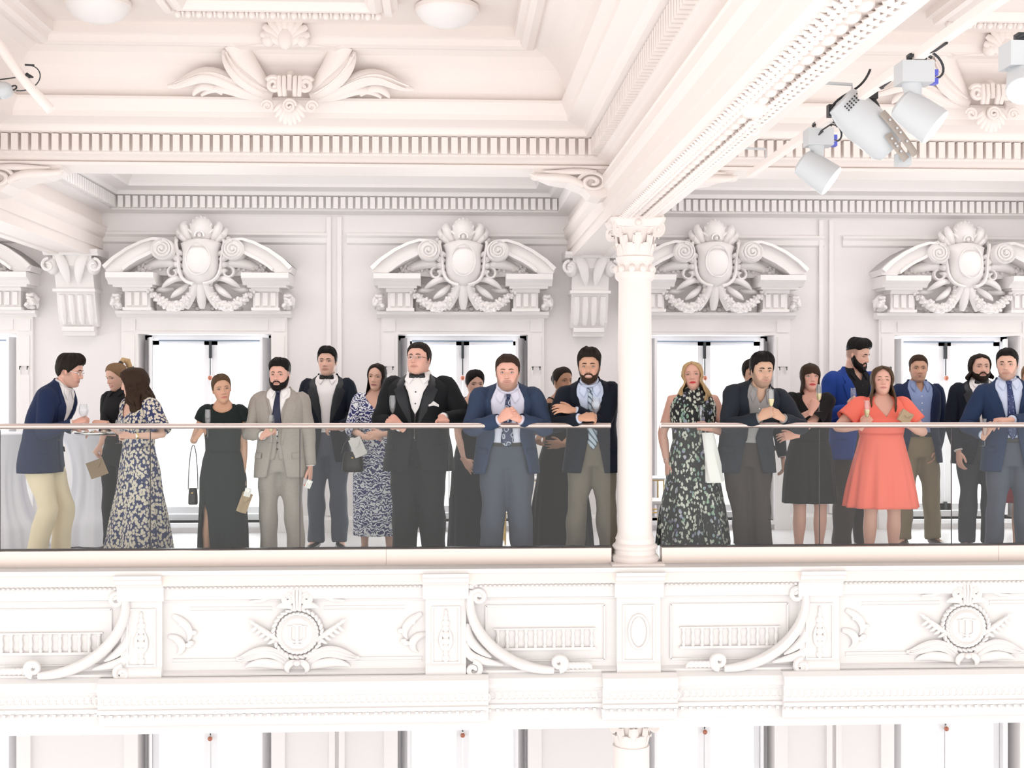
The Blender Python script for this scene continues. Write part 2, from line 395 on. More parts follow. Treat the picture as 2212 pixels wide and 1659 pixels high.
    for i in range(9):
        a = math.radians(18 + i * 18)
        leafp(g, [(.02 * math.cos(a), -.12, .78), (.08 * math.cos(a), -.16, .78 + .10 * math.sin(a)), (.135 * math.cos(a), -.13, .80 + .205 * math.sin(a))], .018, 6, tip=.5)
    g.sph((0, -.10, .865), (.125, .075, .145), 16, 10)
    for sx in (-1, 1):
        leafp(g, [(sx * .10, -.10, .74), (sx * .17, -.15, .84), (sx * .21, -.12, .93), (sx * .15, -.10, .95)], .045, 8)
        leafp(g, [(sx * .13, -.10, .72), (sx * .22, -.14, .78), (sx * .27, -.10, .86), (sx * .22, -.08, .90)], .036, 8)
        g.sph((sx * .265, -.08, .76), (.035, .04, .04), 8, 5); g.sph((sx * .215, -.09, .80), (.04, .05, .04), 8, 5)
    g.tube(arc((0, .79), .045, .045, -20, 200, 10, -.17), .014, 6); g.sph((0, -.165, .79), .025, 8, 5)
    ob('crest', g, M['plaster'], t, True)
    g = G()   # tongue leaves below
    for x in (-.10, 0, .10): leafp(g, [(x * .35, -.14, .30), (x * .7, -.13, .20), (x * 1.3, -.11, .08), (x * 1.6, -.09, .02)], .042 if x else .05, 8, tip=.5)
    rr = random.Random(9)
    for i in range(26): g.sph((rr.uniform(-.45, .45), -.02, rr.uniform(.02, .10)), (.035, .03, .028), 6, 4)
    ob('tongue_leaf', g, M['plaster'], t, True)
    g = G(); g.box(-.50, .50, -.02, 0, 0, .30); ob('back_slab', g, M['plaster'], t)
    for sx in (-1, 1):
        g = G(); g.prism([(sx * x, z) for x, z in ((.12, .36), (.12, .66), (.30, .66), (.48, .60), (.62, .53), (.80, .39), (.60, .39))], -.085, 0)
        rr = random.Random(31)
        for i in range(26):
            x = rr.uniform(.30, .66); g.sph((sx * x, -.085, rr.uniform(.41, .62 - .45 * (x - .30))), (.026, .02, .024), 6, 4)
        ob('tympanum', g, M['plaster'], t, True)
    return t
ped = pediment(); PEDN = ['left of the left corbel at the picture edge', 'over the window behind the woman in the plain black dress', 'over the window behind the man in glasses', 'over the window right of the column', 'over the window behind the man in khaki trousers']
for i in range(5):
    o = ped if i == 0 else copy_tree(ped)
    o.location = (WX[i], YW, 2.285); o.scale = (.985, 1.9, .95); o['label'] = 'carved white scroll pediment ' + PEDN[i]; o['group'] = 'carved pediments over the gallery windows'

# ---- windows
def window(i, wx, z0, z1, lower=False):
    t = thing('window_%d' % (i + (10 if lower else 1)), None, None, (wx, YW, z0), kind='structure')
    t['label'] = 'tall white casement window, %s, number %d from the left' % ('lower storey' if lower else 'gallery', i + 1)
    h = z1 - z0
    if not lower:
        g = G()   # architrave
        for sx in (-1, 1):
            a, b = sorted((sx * OW, sx * (OW + .165))); g.box(a, b, -.05, 0, -.10, h); a, b = sorted((sx * (OW + .03), sx * (OW + .135))); g.box(a, b, -.062, 0, .90, h - .42); g.box(a, b, -.062, 0, h - .33, h - .02)
            a, b = sorted((sx * (OW + .02), sx * (OW + .145))); g.box(a, b, -.062, 0, h + .03, h + .15)
            for q in (.045, .12):   # small drops
                g.tube([(sx * (OW + q), -.06, h - .33), (sx * (OW + q), -.075, h - .36), (sx * (OW + q), -.06, h - .42)], [.012, .012, .004], 6)
        g.box(-OW - .165, OW + .165, -.05, 0, h, h + .175); g.box(-OW + .03, OW - .03, -.06, 0, h + .035, h + .145)
        g.extr([(0, h + .17), (-.055, h + .17), (-.08, h + .19), (-.12, h + .205), (-.125, h + .235), (0, h + .24)], -OW - .21, OW + .21)
        ob('architrave', g, M['plaster'], t)
        g = G()
        for sx in (-1, 1):
            for q in (.045, .12): g.tube([(sx * (OW + q), -.066, h - .335), (sx * (OW + q), -.078, h - .36), (sx * (OW + q), -.066, h - .405)], [.011, .009, .002], 6)
        ob('drop', g, M['dark'], t, True)
    g = G(); g.box(-OW, OW, -.03, .5, -.045, 0); ob('sill', g, M['frame'], t)
    g = G(); y = .28   # fixed frame
    for sx in (-1, 1): a, b = sorted((sx * (OW - .07), sx * OW)); g.box(a, b, y, y + .09, 0, h)
    g.box(-OW, OW, y, y + .09, h - .05, h); g.box(-OW, OW, y, y + .09, 0, .06); ob('window_frame', g, M['frame'], t)
    for sx in (-1, 1):
        g = G(); a = sx * .004; b = sx * (OW - .075); w = .065 * sx
        for p, q in ((a, a + w), (b, b - w)): p, q = sorted((p, q)); g.box(p, q, y + .02, y + .07, .065, h - .055)
        p, q = sorted((a, b)); g.box(p, q, y + .02, y + .07, h - .10, h - .055); g.box(p, q, y + .02, y + .07, .065, .14); 
        c = ob('casement', g, M['frame'], t)
        g = G(); p, q = sorted((a + w, b - w)); g.box(p, q, y + .04, y + .046, .14, h - .10); ob('pane', g, M['pane'], c)
        # folded shutter leaf
        g = G(); ang = math.radians(18) * sx; x = sx * (OW - .02)
        V = []
        for d, tt in ((0, 0), (.26, 0), (.26, .03), (0, .03)):
            V.append((x - sx * (d * math.sin(abs(ang)) + tt * math.cos(ang)), y - .005 - d * math.cos(ang) + tt * math.sin(abs(ang)), 0))
        g.rings([[(vx, vy, z) for vx, vy, _ in V] for z in (.04, h - .03)], True, True)
        sh = ob('shutter', g, M['frame'], t)
        g = G()
        for z in (h - .08, h * .5, .2): g.box(x - sx * .02 - .012, x - sx * .02 + .012, y - .02, y - .006, z - .03, z + .03)
        ob('hinge', g, M['dark'], sh)
    g = G(); g.box(-OW + .14, OW - .14, y - .012, y + .018, h - .06, h - .05); ob('blind_rail', g, M['blueline'], t)
    g = G(); g.box(-.013, .013, y - .02, y + .018, h - .24, h - .06); g.tube([(0, y - .01, h - .24), (0, y - .01, h - .42)], .006, 6); g.box(-.013, .013, y - .02, y + .018, .08, .16)
    ob('bolt_rod', g, M['dark'], t)
    g = G(); g.sph((0, y - .03, h - .45), .026, 12, 8); ob('knob', g, M['knob'], t, True)
for i, wx in enumerate(WX): window(i, wx, ZW0, ZW1)
for i, wx in enumerate(WX[:5]): window(i, wx, -4.9, -1.75, True)

# ---- wall mouldings and pipes
g = G()
for k in range(4):
    for a, b in ((BX[k] + .2, (BX[k] + BX[k + 1]) / 2 - .1), ((BX[k] + BX[k + 1]) / 2 + .1, BX[k + 1] - .2)):
        g.extr([(YW, 3.10), (YW - .04, 3.10), (YW - .05, 3.075), (YW - .03, 3.05), (YW - .025, 3.0), (YW, 2.98)], a, b)
st('trim_21', g, M['plaster'], 'slim white picture moulding along the gallery wall above the windows')
for k, nm in ((1, 'left of the man in glasses'), (2, 'right of the woman with the fringe')):
    cx = (BX[k] + BX[k + 1]) / 2 - (.03 if k == 1 else .08)
    t = thing('wall_strip', 'pair of slim white vertical mouldings on the wall, %s' % nm, 'moulding', (cx, YW, 0), kind='structure')
    for dx in (-.055, .055):
        g = G(); g.extr([(0, .17), (0, 3.27), (-.035, 3.27), (-.035, .17)], dx - .022, dx + .022); ob('strip', g, M['plaster'], t)
for k, nm in ((1, 'at the left edge'), (2, 'beside the column')):
    t = thing('wall_corbel', 'fluted white scroll corbel under the ceiling beam, %s' % nm, 'corbel', (BX[k], YW, 2.12))
    g = G(); g.extr([(0, 0), (-.10, .0), (-.14, .05), (-.19, .18), (-.24, .36), (-.30, .55), (-.36, .60), (-.36, .72), (0, .72)], -.19, .19); ob('console', g, M['plaster'], t)
    for i in range(4):
        g = G(); x = -.135 + i * .09
        g.tube([(x, -.13, .03), (x, -.165, .10), (x, -.20, .20), (x, -.235, .32)], [.022, .034, .036, .03], 8); ob('flute', g, M['plaster'], t, True)
    g = G(); g.box(-.21, .21, -.30, 0, .345, .375); ob('band', g, M['plaster'], t); g = G(); g.extr([(0, 0), (-.15, 0), (-.15, -.045), (-.11, -.05), (-.11, -.09), (0, -.09)], -.16, .16); ob('foot_block', g, M['plaster'], t)
    for sx in (-1, 1):
        g = G(); g.sph((sx * .20, -.30, .60), (.07, .10, .09), 12, 8); g.tube(arc((sx * .225, .60), .07, .015, 90, 90 - sx * 400, 24, -.38, -.40), .016, 6)
        leafp(g, [(sx * .15, -.36, .72), (sx * .08, -.42, .66), (sx * .06, -.36, .52), (sx * .05, -.30, .42)], .05, 8); ob('scroll', g, M['plaster'], t, True)
    g = G(); g.extr([(0, .70), (-.40, .70), (-.44, .73), (-.44, .76), (0, .78)], -.27, .27); ob('abacus', g, M['plaster'], t)
# scroll brackets of the long beam
for k, sx, nm in ((2, -1, 'left of the column top'), (2, 1, 'right of the column top'), (1, 1, 'at the left edge of the picture')):
    t = thing('lintel_bracket', 'leafy plaster scroll bracket under the long lintel, %s' % nm, 'bracket', (BX[k] + sx * .2, YB - .18, 3.205)); t.scale = (1, 1, .68)
    g = G(); poly = [(0, 0), (0, -.30), (.06, -.33), (.14, -.30), (.2, -.22), (.32, -.15), (.45, -.12), (.58, -.04), (.60, 0)]
    g.prism([(sx * x, z) for x, z in (poly if sx < 0 else poly)], 0, .3); ob('bracket_body', g, M['hallplaster'], t)
    g = G(); g.tube([(sx * (.13 + r * math.cos(a)), -.02, -.15 + r * math.sin(a)) for a, r in zip(np.linspace(0, 3.6 * PI, 36), np.linspace(.12, .02, 36))], .02, 7)
    leafp(g, [(sx * .2, -.02, -.2), (sx * .34, -.06, -.04), (sx * .5, -.05, -.16), (sx * .62, -.02, -.06)], .05, 10)
    leafp(g, [(sx * .1, -.02, -.03), (sx * .25, -.05, -.02), (sx * .4, -.04, -.06), (sx * .52, -.02, -.03)], .035, 10)
    g.sph((sx * .57, .0, -.09), (.05, .05, .045), 8, 6); ob('scroll_leaf', g, M['hallplaster'], t, True)

# cove cartouches
def cove_cartouche(cx, label):
    t = thing('cove_cartouche', label, 'ornament', (cx, YB - .60, 3.645))
    # local: x lateral, y toward hall (negative), z up; cove leans toward the hall
    def q(x, z, d=0): return (x, -.02 - .42 * max(0, z) - d, z)
    for sx in (-1, 1):
        g = G()
        g.tube([q(sx * x, z, .03) for x, z in ((.15, .02), (.22, .10), (.29, .19), (.35, .28), (.38, .35))], [(.035, .03), (.06, .045), (.075, .045), (.085, .045), (.09, .04)], 10, up=(0, -1, .4)); ob('horn', g, M['hallplaster'], t, True)
        g = G()
        leafp(g, [q(sx * .14, .0, .05), q(sx * .30, .06, .09), q(sx * .44, .16, .10), q(sx * .47, .30, .04)], .062, 12, ribs=2)
        leafp(g, [q(sx * .14, -.01, .04), q(sx * .42, .0, .06), q(sx * .60, .30, .05), q(sx * .70, .06, .04), q(sx * .90, .06, .02)], .062, 16, ribs=2)
        leafp(g, [q(sx * .2, -.01, .03), q(sx * .4, .0, .05), q(sx * .5, .12, .04), q(sx * .66, .0, .02)], .045, 12)
        leafp(g, [q(sx * .50, .02, .02), q(sx * .62, .10, .04), q(sx * .68, .06, .03), q(sx * .72, -.0, .02)], .035, 10)
        ob('acanthus_leaf', g, M['hallplaster'], t, True)
        g = G(); g.tube([(sx * (.115 + r * math.cos(a)), -.16, .06 + r * math.sin(a)) for a, r in zip(np.linspace(.5, 3.6 * PI, 30), np.linspace(.06, .012, 30))], .018, 7)
        g.tube([(sx * (.16 + r * math.cos(a)), -.16, -.10 + r * math.sin(a)) for a, r in zip(np.linspace(0, 3.2 * PI, 24), np.linspace(.045, .01, 24))], .014, 6); ob('volute', g, M['hallplaster'], t, True)
    g = G()
    for x in (-.075, -.04, .04, .075): g.tube([(x, -.10, .13), (x, -.17, .11), (x, -.18, .04), (x * .9, -.15, -.02)], .018, 7)
    g.tube([(0, -.10, .15), (0, -.16, .12), (0, -.17, .02)], [.03, .022, .02], 8)
    for i in range(9):
        a = math.radians(200 + i * 17.5); leafp(g, [(.0, -.12, -.05), (.07 * math.cos(a), -.18, -.07 + .07 * math.sin(a)), (.13 * math.cos(a), -.13, -.07 + .16 * math.sin(a))], .024, 6, tip=.5)
    g.tube([(r * math.cos(a), -.185, -.10 + r * math.sin(a)) for a, r in zip(np.linspace(0, 4 * PI, 30), np.linspace(.05, .01, 30))], .012, 6)
    ob('shell', g, M['hallplaster'], t, True)
    # top shell and the bracketed frame break
    g = G()
    for i in range(9):
        a = math.radians(10 + i * 20); leafp(g, [(0, -.26, .32), (.10 * math.cos(a), -.36, .34 + .08 * math.sin(a)), (.17 * math.cos(a), -.32, .35 + .17 * math.sin(a))], .034, 6, tip=.6)
    for sx in (-1, 1): g.sph((sx * .12, -.30, .34), (.05, .05, .05), 10, 6)
    g.sph((0, -.30, .36), (.06, .05, .09), 10, 6); g.v = [(x, y - .09, z - .02) for x, y, z in g.v]; ob('crest_shell', g, M['hallplaster'], t, True)
    g = G(); g.prism([(-.46, .40), (.46, .40), (.44, .33), (.34, .295), (.2, .31), (-.2, .31), (-.34, .295), (-.44, .33)], -.33, -.05); ob('frame_break', g, M['hallplaster'], t)
    return t
cove_cartouche((BX[1] + BX[2]) / 2 + .0, 'carved plaster shell and leaf cartouche on the cove, upper left')
cove_cartouche((BX[2] + BX[3]) / 2, 'carved plaster leaf cartouche on the cove behind the spotlights')

# ---- column
def column(x, y, z0, label, up=True):
    t = thing('column', label, 'column', (x, y, z0))
    if up:
        g = G(); g.box(-.205, .205, -.205, .205, 0, .045); ob('plinth', g, M['hallplaster'], t)
        g = G(); g.lathe([(.0, .045), (.18, .045), (.19, .06), (.19, .085), (.175, .10), (.165, .105), (.165, .12), (.16, .135), (.175, .15), (.18, .165), (.17, .18), (.155, .19), (.15, .21), (.155, .225), (.148, .24), (.14, .26), (.137, .28)], 40); ob('base', g, M['hallplaster'], t, True)
        g = G(); g.lathe([(.137, .27), (.137, 1.0), (.133, 1.7), (.128, 2.26)], 40); ob('shaft', g, M['hallplaster'], t, True)
        g = G(); g.lathe([(.128, 2.25), (.15, 2.27), (.158, 2.29), (.155, 2.32), (.14, 2.33), (.133, 2.35), (.133, 2.40), (.14, 2.41), (.15, 2.425), (.15, 2.44), (.135, 2.45)], 40)
        for i in range(10): 
            a = 2 * PI * i / 10; g.sph((.14 * math.cos(a), .14 * math.sin(a), 2.345), (.03, .03, .035), 8, 5)
        ob('collar', g, M['hallplaster'], t, True)
        zc = 2.44
    else:
        g = G(); g.lathe([(.16, -3.6), (.15, 2.2), (.15, 2.44)], 32); ob('shaft', g, M['hallplaster'], t, True); zc = 2.44
    g = G(); g.lathe([(.125, zc), (.128, zc + .12), (.14, zc + .20), (.165, zc + .235)], 32); ob('bell', g, M['hallplaster'], t, True)
    g = G()
    for i in range(8):
        a = 2 * PI * i / 8 + PI / 8; ca, sa = math.cos(a), math.sin(a)
        for h, ro in ((.10, .165), (.17, .19)):
            a2 = a + (PI / 8 if h > .12 else 0); c2, s2 = math.cos(a2), math.sin(a2)
            pth = [(.128 * c2, .128 * s2, zc), (.14 * c2, .14 * s2, zc + h * .6), (.15 * c2, .15 * s2, zc + h), (ro * c2, ro * s2, zc + h), (ro * c2, ro * s2, zc + h - .02)]
            g.tube(pth, [(.035, .006), (.042, .01), (.035, .012), (.028, .01), (.01, .006)], 8, up=(c2, s2, .01))
    ob('leaf_ring', g, M['hallplaster'], t, True)
    for i in range(4):
        a = PI / 4 + i * PI / 2; d = Vector((math.cos(a), math.sin(a), 0)); g = G()
        pth = [d * .13 + Vector((0, 0, zc + .10)), d * .15 + Vector((0, 0, zc + .19))]
        cc = d * .235 + Vector((0, 0, zc + .205))
        for q in range(30):
            an = math.radians(150 - q * 22); r = .05 - .0013 * q; pth.append(cc + d * (r * math.cos(an)) + Vector((0, 0, r * math.sin(an))))
        g.tube(pth, [(.03, .009)] * len(pth), 8); g.sph(cc, .02, 8, 5); ob('volute', g, M['hallplaster'], t, True)
    g = G(); zz = zc + .25
    for k, (r, z) in enumerate(((.19, zz), (.205, zz + .03), (.205, zz + .06))): pass
    def sq(r, z): return [(r * x, r * y, z) for x, y in ((1, .86), (.86, 1), (.4, .92), (-.4, .92), (-.86, 1), (-1, .86), (-.92, .4), (-.92, -.4), (-1, -.86), (-.86, -1), (-.4, -.92), (.4, -.92), (.86, -1), (1, -.86), (.92, -.4), (.92, .4))]
    g.rings([sq(.185, zz - .02), sq(.20, zz), sq(.215, zz + .03), sq(.215, zz + .045)], True, True)
    if up: g.box(-.2, .2, -.2, .2, zz + .03, zz + .06)
    ob('abacus', g, M['hallplaster'], t)
    g = G()
    for i in range(4):
        a = i * PI / 2; g.sph((.185 * math.cos(a), .185 * math.sin(a), zz + .01), (.03, .03, .03), 8, 5)
    ob('rosette', g, M['hallplaster'], t, True)
    return t
CXC = 1.466
c = column(CXC, 10.0, .085, 'white cast column with leafy capital between the two glass railings')
for o in c.children:
    if o.name.split('.')[0] in ('bell', 'leaf_ring', 'volute', 'abacus', 'rosette'): pass
column(CXC + .02, 10.35, -3.86, 'top of the lower storey column under the balcony', False)
g = G(); g.extr([(10.2, -1.30), (10.05, -1.30), (10.05, -1.34), (10.10, -1.36), (10.10, -1.50), (10.2, -1.50)], -8, 9)

# ---- balcony parapet
par = thing('balcony_parapet', 'white carved plaster front of the balcony below the glass railing', 'balcony front', (0, 9.9, -1.15), kind='structure')
def pz(p): return [(y - 9.9, z + 1.15) for y, z in p]
g = G(); g.box(XL, XR, 9.72 - 9.9, 10.22 - 9.9, 1.15, 1.15 + .085); ob('ledge', g, M['ledge'], par)
UP = [(9.70, .118), (9.70, .085), (9.735, .07), (9.74, .02), (9.775, .0), (9.79, -.02), (9.80, -.115), (9.835, -.125), (9.855, -.15), (9.86, -.60), (9.84, -.66), (9.80, -.68), (9.80, -.705), (10.2, -.705), (10.2, 0)]
LOW = [(10.2, -.70), (9.79, -.70), (9.75, -.73), (9.735, -.77), (9.735, -.80), (9.76, -.805), (9.765, -.925), (9.745, -.93), (9.745, -.96), (9.785, -.965), (9.785, -.99), (9.80, -.995), (9.805, -1.06), (9.82, -1.065), (9.82, -1.14), (10.2, -1.14)]
g = G(); g.extr(pz(UP[:14] + [(10.2, .118)]), XL, XR); ob('upper_body', g, M['front'], par)
g = G(); g.extr(pz(LOW), XL, XR); ob('lower_body', g, M['front'], par)
g = G(); g.box(XL, XR, .3, YW - 9.9, 0, .06); ob('underside', g, M['front'], par)
mids = [(BX[k] + BX[k + 1]) / 2 for k in (0, 1, 2, 3)]
brk = [(m - 1.48, m + 1.46) for m in mids] 
for a, b in brk + [(x - .29 + .016, x + .29 + .016) for x in BX[1:4]]:
    g = G(); g.extr([(y - .05, z) for y, z in pz(LOW[1:14])] + [(.2, .09), (.2, .45)], a, b); ob('break_front', g, M['front'], par)
# pilasters
pil = []
for m in mids: pil += [(m - 1.175, .155), (m + 1.135, .155)]
for x in BX[1:4]: pil.append((x + .016, .17))
for n, (x, w) in enumerate(pil):
    if not -8 < x < 8.5: continue
    pier = w > .16
    g = G()
    g.extr(pz([(9.86, -.125), (9.80, -.125), (9.80, -.62), (9.785, -.64), (9.775, -.665), (9.775, -.705), (9.9, -.705), (9.9, -.125)]), x - w, x + w)
    p = ob('pilaster', g, M['front'], par)
    g = G(); g.extr(pz([(9.66, .085), (9.66, .06), (9.69, .045), (9.695, .02), (9.735, -.005), (9.755, -.02), (9.765, -.12), (9.9, -.12), (9.9, .085)]), x - w - .02, x + w + .02); ob('cap_block', g, M['front'], p)
    g = G()   # raised border of the sunk field
    a, b, z0, z1, y0, y1 = x - w + .045, x + w - .045, .53, .97, -.112, -.095
    for q in ((a, a + .014, z0, z1), (b - .014, b, z0, z1), (a + .0141, b - .0141, z0, z0 + .014), (a + .0141, b - .0141, z1 - .014, z1)): g.box(q[0], q[1], y0, y1, q[2], q[3])
    ob('field_border', g, M['front'], p)
    g = G()
    if pier:
        g.tube([(x + .075 * math.cos(a), -.105, .76 + .13 * math.sin(a)) for a in np.linspace(0, 2 * PI, 29)], .012, 6, cap=False); g.sph((x, -.10, .76), (.065, .012, .115), 14, 8)
        ob('oval', g, M['front'], p, True)
    else:
        for z, r in ((.57, .03), (.61, .022), (.65, .035), (.70, .042), (.75, .036), (.80, .028), (.84, .034), (.88, .02), (.92, .014)): g.sph((x, -.105, z), (r, .018, .03), 8, 5)
        for sx in (-1, 1): leafp(g, [(x, -.105, .62), (x + sx * .05, -.115, .66), (x + sx * .05, -.115, .74), (x + sx * .02, -.105, .80)], .014, 8)
        ob('candelabrum', g, M['front'], p, True)
# medallions and panels
def medallion(cx):
    t = thing('parapet_medallion', 'x', 'medallion', (cx, 9.86, -.385))
    g = G()
    for q in range(30):
        a = 2 * PI * q / 30
        for dr in (-.02, .02):
            r = .165 + dr; g.sph((r * math.cos(a + dr * 3), -.03, r * math.sin(a + dr * 3)), (.017, .02, .03), 6, 4, M=Matrix.Rotation(-a + .4 * (1 if dr > 0 else -1), 3, 'Y'))
    ob('wreath', g, M['front'], t, True)
    g = G(); g.rings([[(r * math.cos(a), y, r * math.sin(a)) for a in np.linspace(0, 2 * PI, 37)[:-1]] for r, y in ((.14, 0), (.14, -.05), (.125, -.065), (.115, -.05), (.02, -.05))], True, True); ob('disc', g, M['front'], t, True)
    g = G()   # interlaced letters
    for x0, x1, z0, z1 in ((-.012, .012, -.075, .07), (-.035, .035, .06, .072), (-.03, .03, -.085, -.075), (-.062, -.046, -.03, .06), (.046, .062, -.03, .06), (-.075, -.03, .055, .064), (.03, .075, .055, .064)): g.box(x0, x1, -.062, -.045, z0, z1)
    g.tube([(.054 * math.cos(a), -.055, -.03 + .03 * math.sin(a)) for a in np.linspace(PI, 2 * PI, 12)], .008, 6)
    ob('monogram', g, M['front'], t)
    g = G()
    for sx in (-1, 1):
        g.tube([(sx * x, -.045, z) for x, z in ((.03, .33), (.08, .36), (.14, .345), (.20, .29), (.27, .255), (.36, .25))], [.012, .022, .024, .02, .016, .01], 8)
        g.tube([(sx * (.075 + r * math.cos(a)), -.06, .27 + r * math.sin(a)) for a, r in zip(np.linspace(1.5, 4.2 * PI, 26), np.linspace(.05, .012, 26))], .012, 6)
        leafp(g, [(sx * .03, -.05, .20), (sx * .10, -.07, .24), (sx * .16, -.05, .20)], .025, 6)
    for x in (-.022, 0, .022): g.tube([(x, -.05, .37), (x * 1.2, -.075, .30), (x * .8, -.06, .19)], .013, 6)
    ob('crest', g, M['front'], t, True)
    for sx in (-1, 1):
        g = G(); rr = random.Random(11)
        leafp(g, [(sx * .14, -.03, -.06), (sx * .22, -.05, .0), (sx * .30, -.04, .05), (sx * .35, -.02, .09)], .022, 8)
        for i in range(10):
            tt = .15 + .08 * i; x = .14 + .21 * tt; z = -.06 + .15 * tt; s = 1 if i % 2 else -1
            leafp(g, [(sx * x, -.04, z), (sx * (x + .02), -.06, z + s * .025), (sx * (x + .055), -.04, z + s * .04)], .013, 5)
        ob('laurel_branch', g, M['front'], t, True)
        g = G()
        leafp(g, [(sx * .06, -.03, -.24), (sx * .18, -.06, -.10), (sx * .30, -.05, -.10), (sx * .40, -.03, -.22), (sx * .47, -.02, -.19)], .045, 14, ribs=2)
        leafp(g, [(sx * .08, -.03, -.26), (sx * .2, -.05, -.22), (sx * .3, -.04, -.2), (sx * .4, -.02, -.26)], .036, 10)
        ob('acanthus_leaf', g, M['front'], t, True)
    g = G()
    for sx in (-1, 1): leafp(g, [(0, -.05, -.22), (sx * .06, -.08, -.20), (sx * .10, -.07, -.26), (sx * .06, -.06, -.30)], .026, 8)
    g.sph((0, -.07, -.22), (.03, .03, .025), 8, 5); ob('ribbon', g, M['front'], t, True)
    # frame lines of the sunk panel
    for sx in (-1, 1):
        for z, x0, x1 in ((.185, .2, .82), (-.21, .3, .95)): a, b = sorted((sx * x0, sx * x1)); g = G(); g.extr([(0, z - .018), (-.012, z - .018), (-.012, z - .008), (-.004, z - .004), (-.004, z + .004), (-.012, z + .008), (-.012, z + .018), (0, z + .018)], a, b); ob('panel_line', g, M['front'], t)
    for sx in (-1, 1):
        g = G(); rr = random.Random(21)
        leafp(g, [(sx * .95, -.01, .14), (sx * .86, -.03, .10), (sx * .78, -.03, .02), (sx * .84, -.01, -.06)], .03, 10)
        leafp(g, [(sx * .98, -.01, -.02), (sx * .88, -.03, -.02), (sx * .84, -.03, -.12), (sx * .92, -.01, -.16)], .03, 10)
        for i in range(6): a = rr.uniform(0, 6.3); g.sph((sx * (.85 + .06 * math.cos(a)), -.02, .0 + .09 * math.sin(a)), (.028, .02, .022), 7, 4)
        ob('corner_spray', g, M['front'], t, True)
    return t
md = medallion(mids[1] + .0)
md['label'] = 'round carved medallion with monogram and wreath below the man in the grey suit'; md['group'] = 'medallions on the balcony front'
m2 = copy_tree(md); m2.location.x = mids[2]; m2['label'] = 'round carved medallion with monogram and wreath below the right end of the railing'
# scroll consoles with balustrade relief
bal = G(); bal.lathe([(.012, 0), (.016, .01), (.009, .03), (.017, .06), (.014, .085), (.009, .105), (.016, .13), (.016, .14)], 8); BAL = bal.mesh('baluster', True); BAL.materials.append(M['front'])
for k, sd, nm in ((2, -1, 'left of the pier under the column'), (2, 1, 'right of the pier under the column'), (1, 1, 'at the left edge')):
    x0 = BX[k] + .016
    t = thing('parapet_panel', 'sunk parapet panel with small balusters and a scroll, %s' % nm, 'panel', (x0, 9.855, -.66), kind='structure')
    g = G()
    for z in (.045, .47): a, b = sorted((sd * .26, sd * 1.18)); g.box(a, b, -.014, 0, z - .006, z + .006)
    for x in (.26, 1.18): g.box(sd * x - .006, sd * x + .006, -.014, 0, .045, .47)
    a, b = sorted((sd * .33, sd * 1.12)); g.box(a, b, -.02, 0, .125, .145); g.box(a, b, -.02, 0, .285, .295); ob('panel_frame', g, M['front'], t)
    for i in range(11): link('baluster', BAL, t, (sd * (.36 + i * .073), -.008, .145))
    g = G()
    pth = bez([(1.29 * sd, -.06, .60), (1.36 * sd, -.08, .42), (1.24 * sd, -.09, .12), (.95 * sd, -.09, .0), (.76 * sd, -.09, -.01), (.66 * sd, -.09, -.015)], 18)
    g.tube(pth, [.028 + .016 * math.sin(PI * i / 18) for i in range(19)], 9)
    g.tube([(sd * (.62 + r * math.cos(a)), -.09, .04 + r * math.sin(a)) for a, r in zip(np.linspace(-PI / 2, -PI / 2 - 3.4 * PI * (1), 30), np.linspace(.055, .015, 30))], [.03 - .0006 * i for i in range(30)], 8)
    g.tube([(sd * (1.24 + r * math.cos(a)), -.07, .55 + r * math.sin(a)) for a, r in zip(np.linspace(0, 3.0 * PI, 26), np.linspace(.06, .012, 26))], .02, 7)
    ob('scroll', g, M['front'], t, True)
    g = G()
    leafp(g, [(sd * 1.32, -.04, .34), (sd * 1.34, -.06, .2), (sd * 1.24, -.06, .14), (sd * 1.14, -.05, .08)], .035, 10)
    leafp(g, [(sd * 1.33, -.04, .20), (sd * 1.36, -.06, .06), (sd * 1.20, -.06, .06), (sd * 1.05, -.05, .02)], .035, 10)
    g.tube([(sd * (1.28 + r * math.cos(a)), -.07, -.01 + r * math.sin(a)) for a, r in zip(np.linspace(PI / 2, 3.0 * PI, 26), np.linspace(.065, .012, 26))], .022, 7)
    for i in range(6): leafp(g, [(sd * (.60 - .03 * i), -.07, .01), (sd * (.57 - .035 * i), -.11, .04), (sd * (.54 - .035 * i), -.08, -.01)], .024, 6)
    leafp(g, [(sd * 1.27, -.05, .60), (sd * 1.33, -.09, .66), (sd * 1.25, -.10, .70), (sd * 1.20, -.06, .64)], .03, 8); g.sph((sd * 1.30, -.07, .64), .03, 8, 5)
    ob('acanthus_leaf', g, M['front'], t, True)
# guilloche rings and dentils on the lower band
rg = G(); rg.tube([(.032 * math.cos(a), 0, .032 * math.sin(a)) for a in np.linspace(0, 2 * PI, 15)], .007, 5, cap=False); RING = rg.mesh('guilloche_ring', True); RING.materials.append(M['front'])
sd_ = G(); sd_.box(-.012, .012, -.03, 0, -.012, .012); SD = sd_.mesh('small_dentil'); SD.materials.append(M['front'])
def proj(x):
    for a, b in brk + [(q - .29 + .016, q + .29 + .016) for q in BX[1:4]]:
        if a < x < b: return -.05
    return 0
x = -4.4
while x < 6.4:
    link('guilloche_ring', RING, par, (x, -.138 + proj(x), .285)); x += .052
x = -4.4
while x < 6.4:
    link('small_dentil', SD, par, (x, -.115 + proj(x), .172)); x += .062
bd = G()
x = -4.4
while x < 6.4: bd.sph((x, -.122, 1.125), (.014, .012, .012), 6, 4); x += .036
tag(ob('bead_row', bd, M['front'], par, True), kind='stuff')

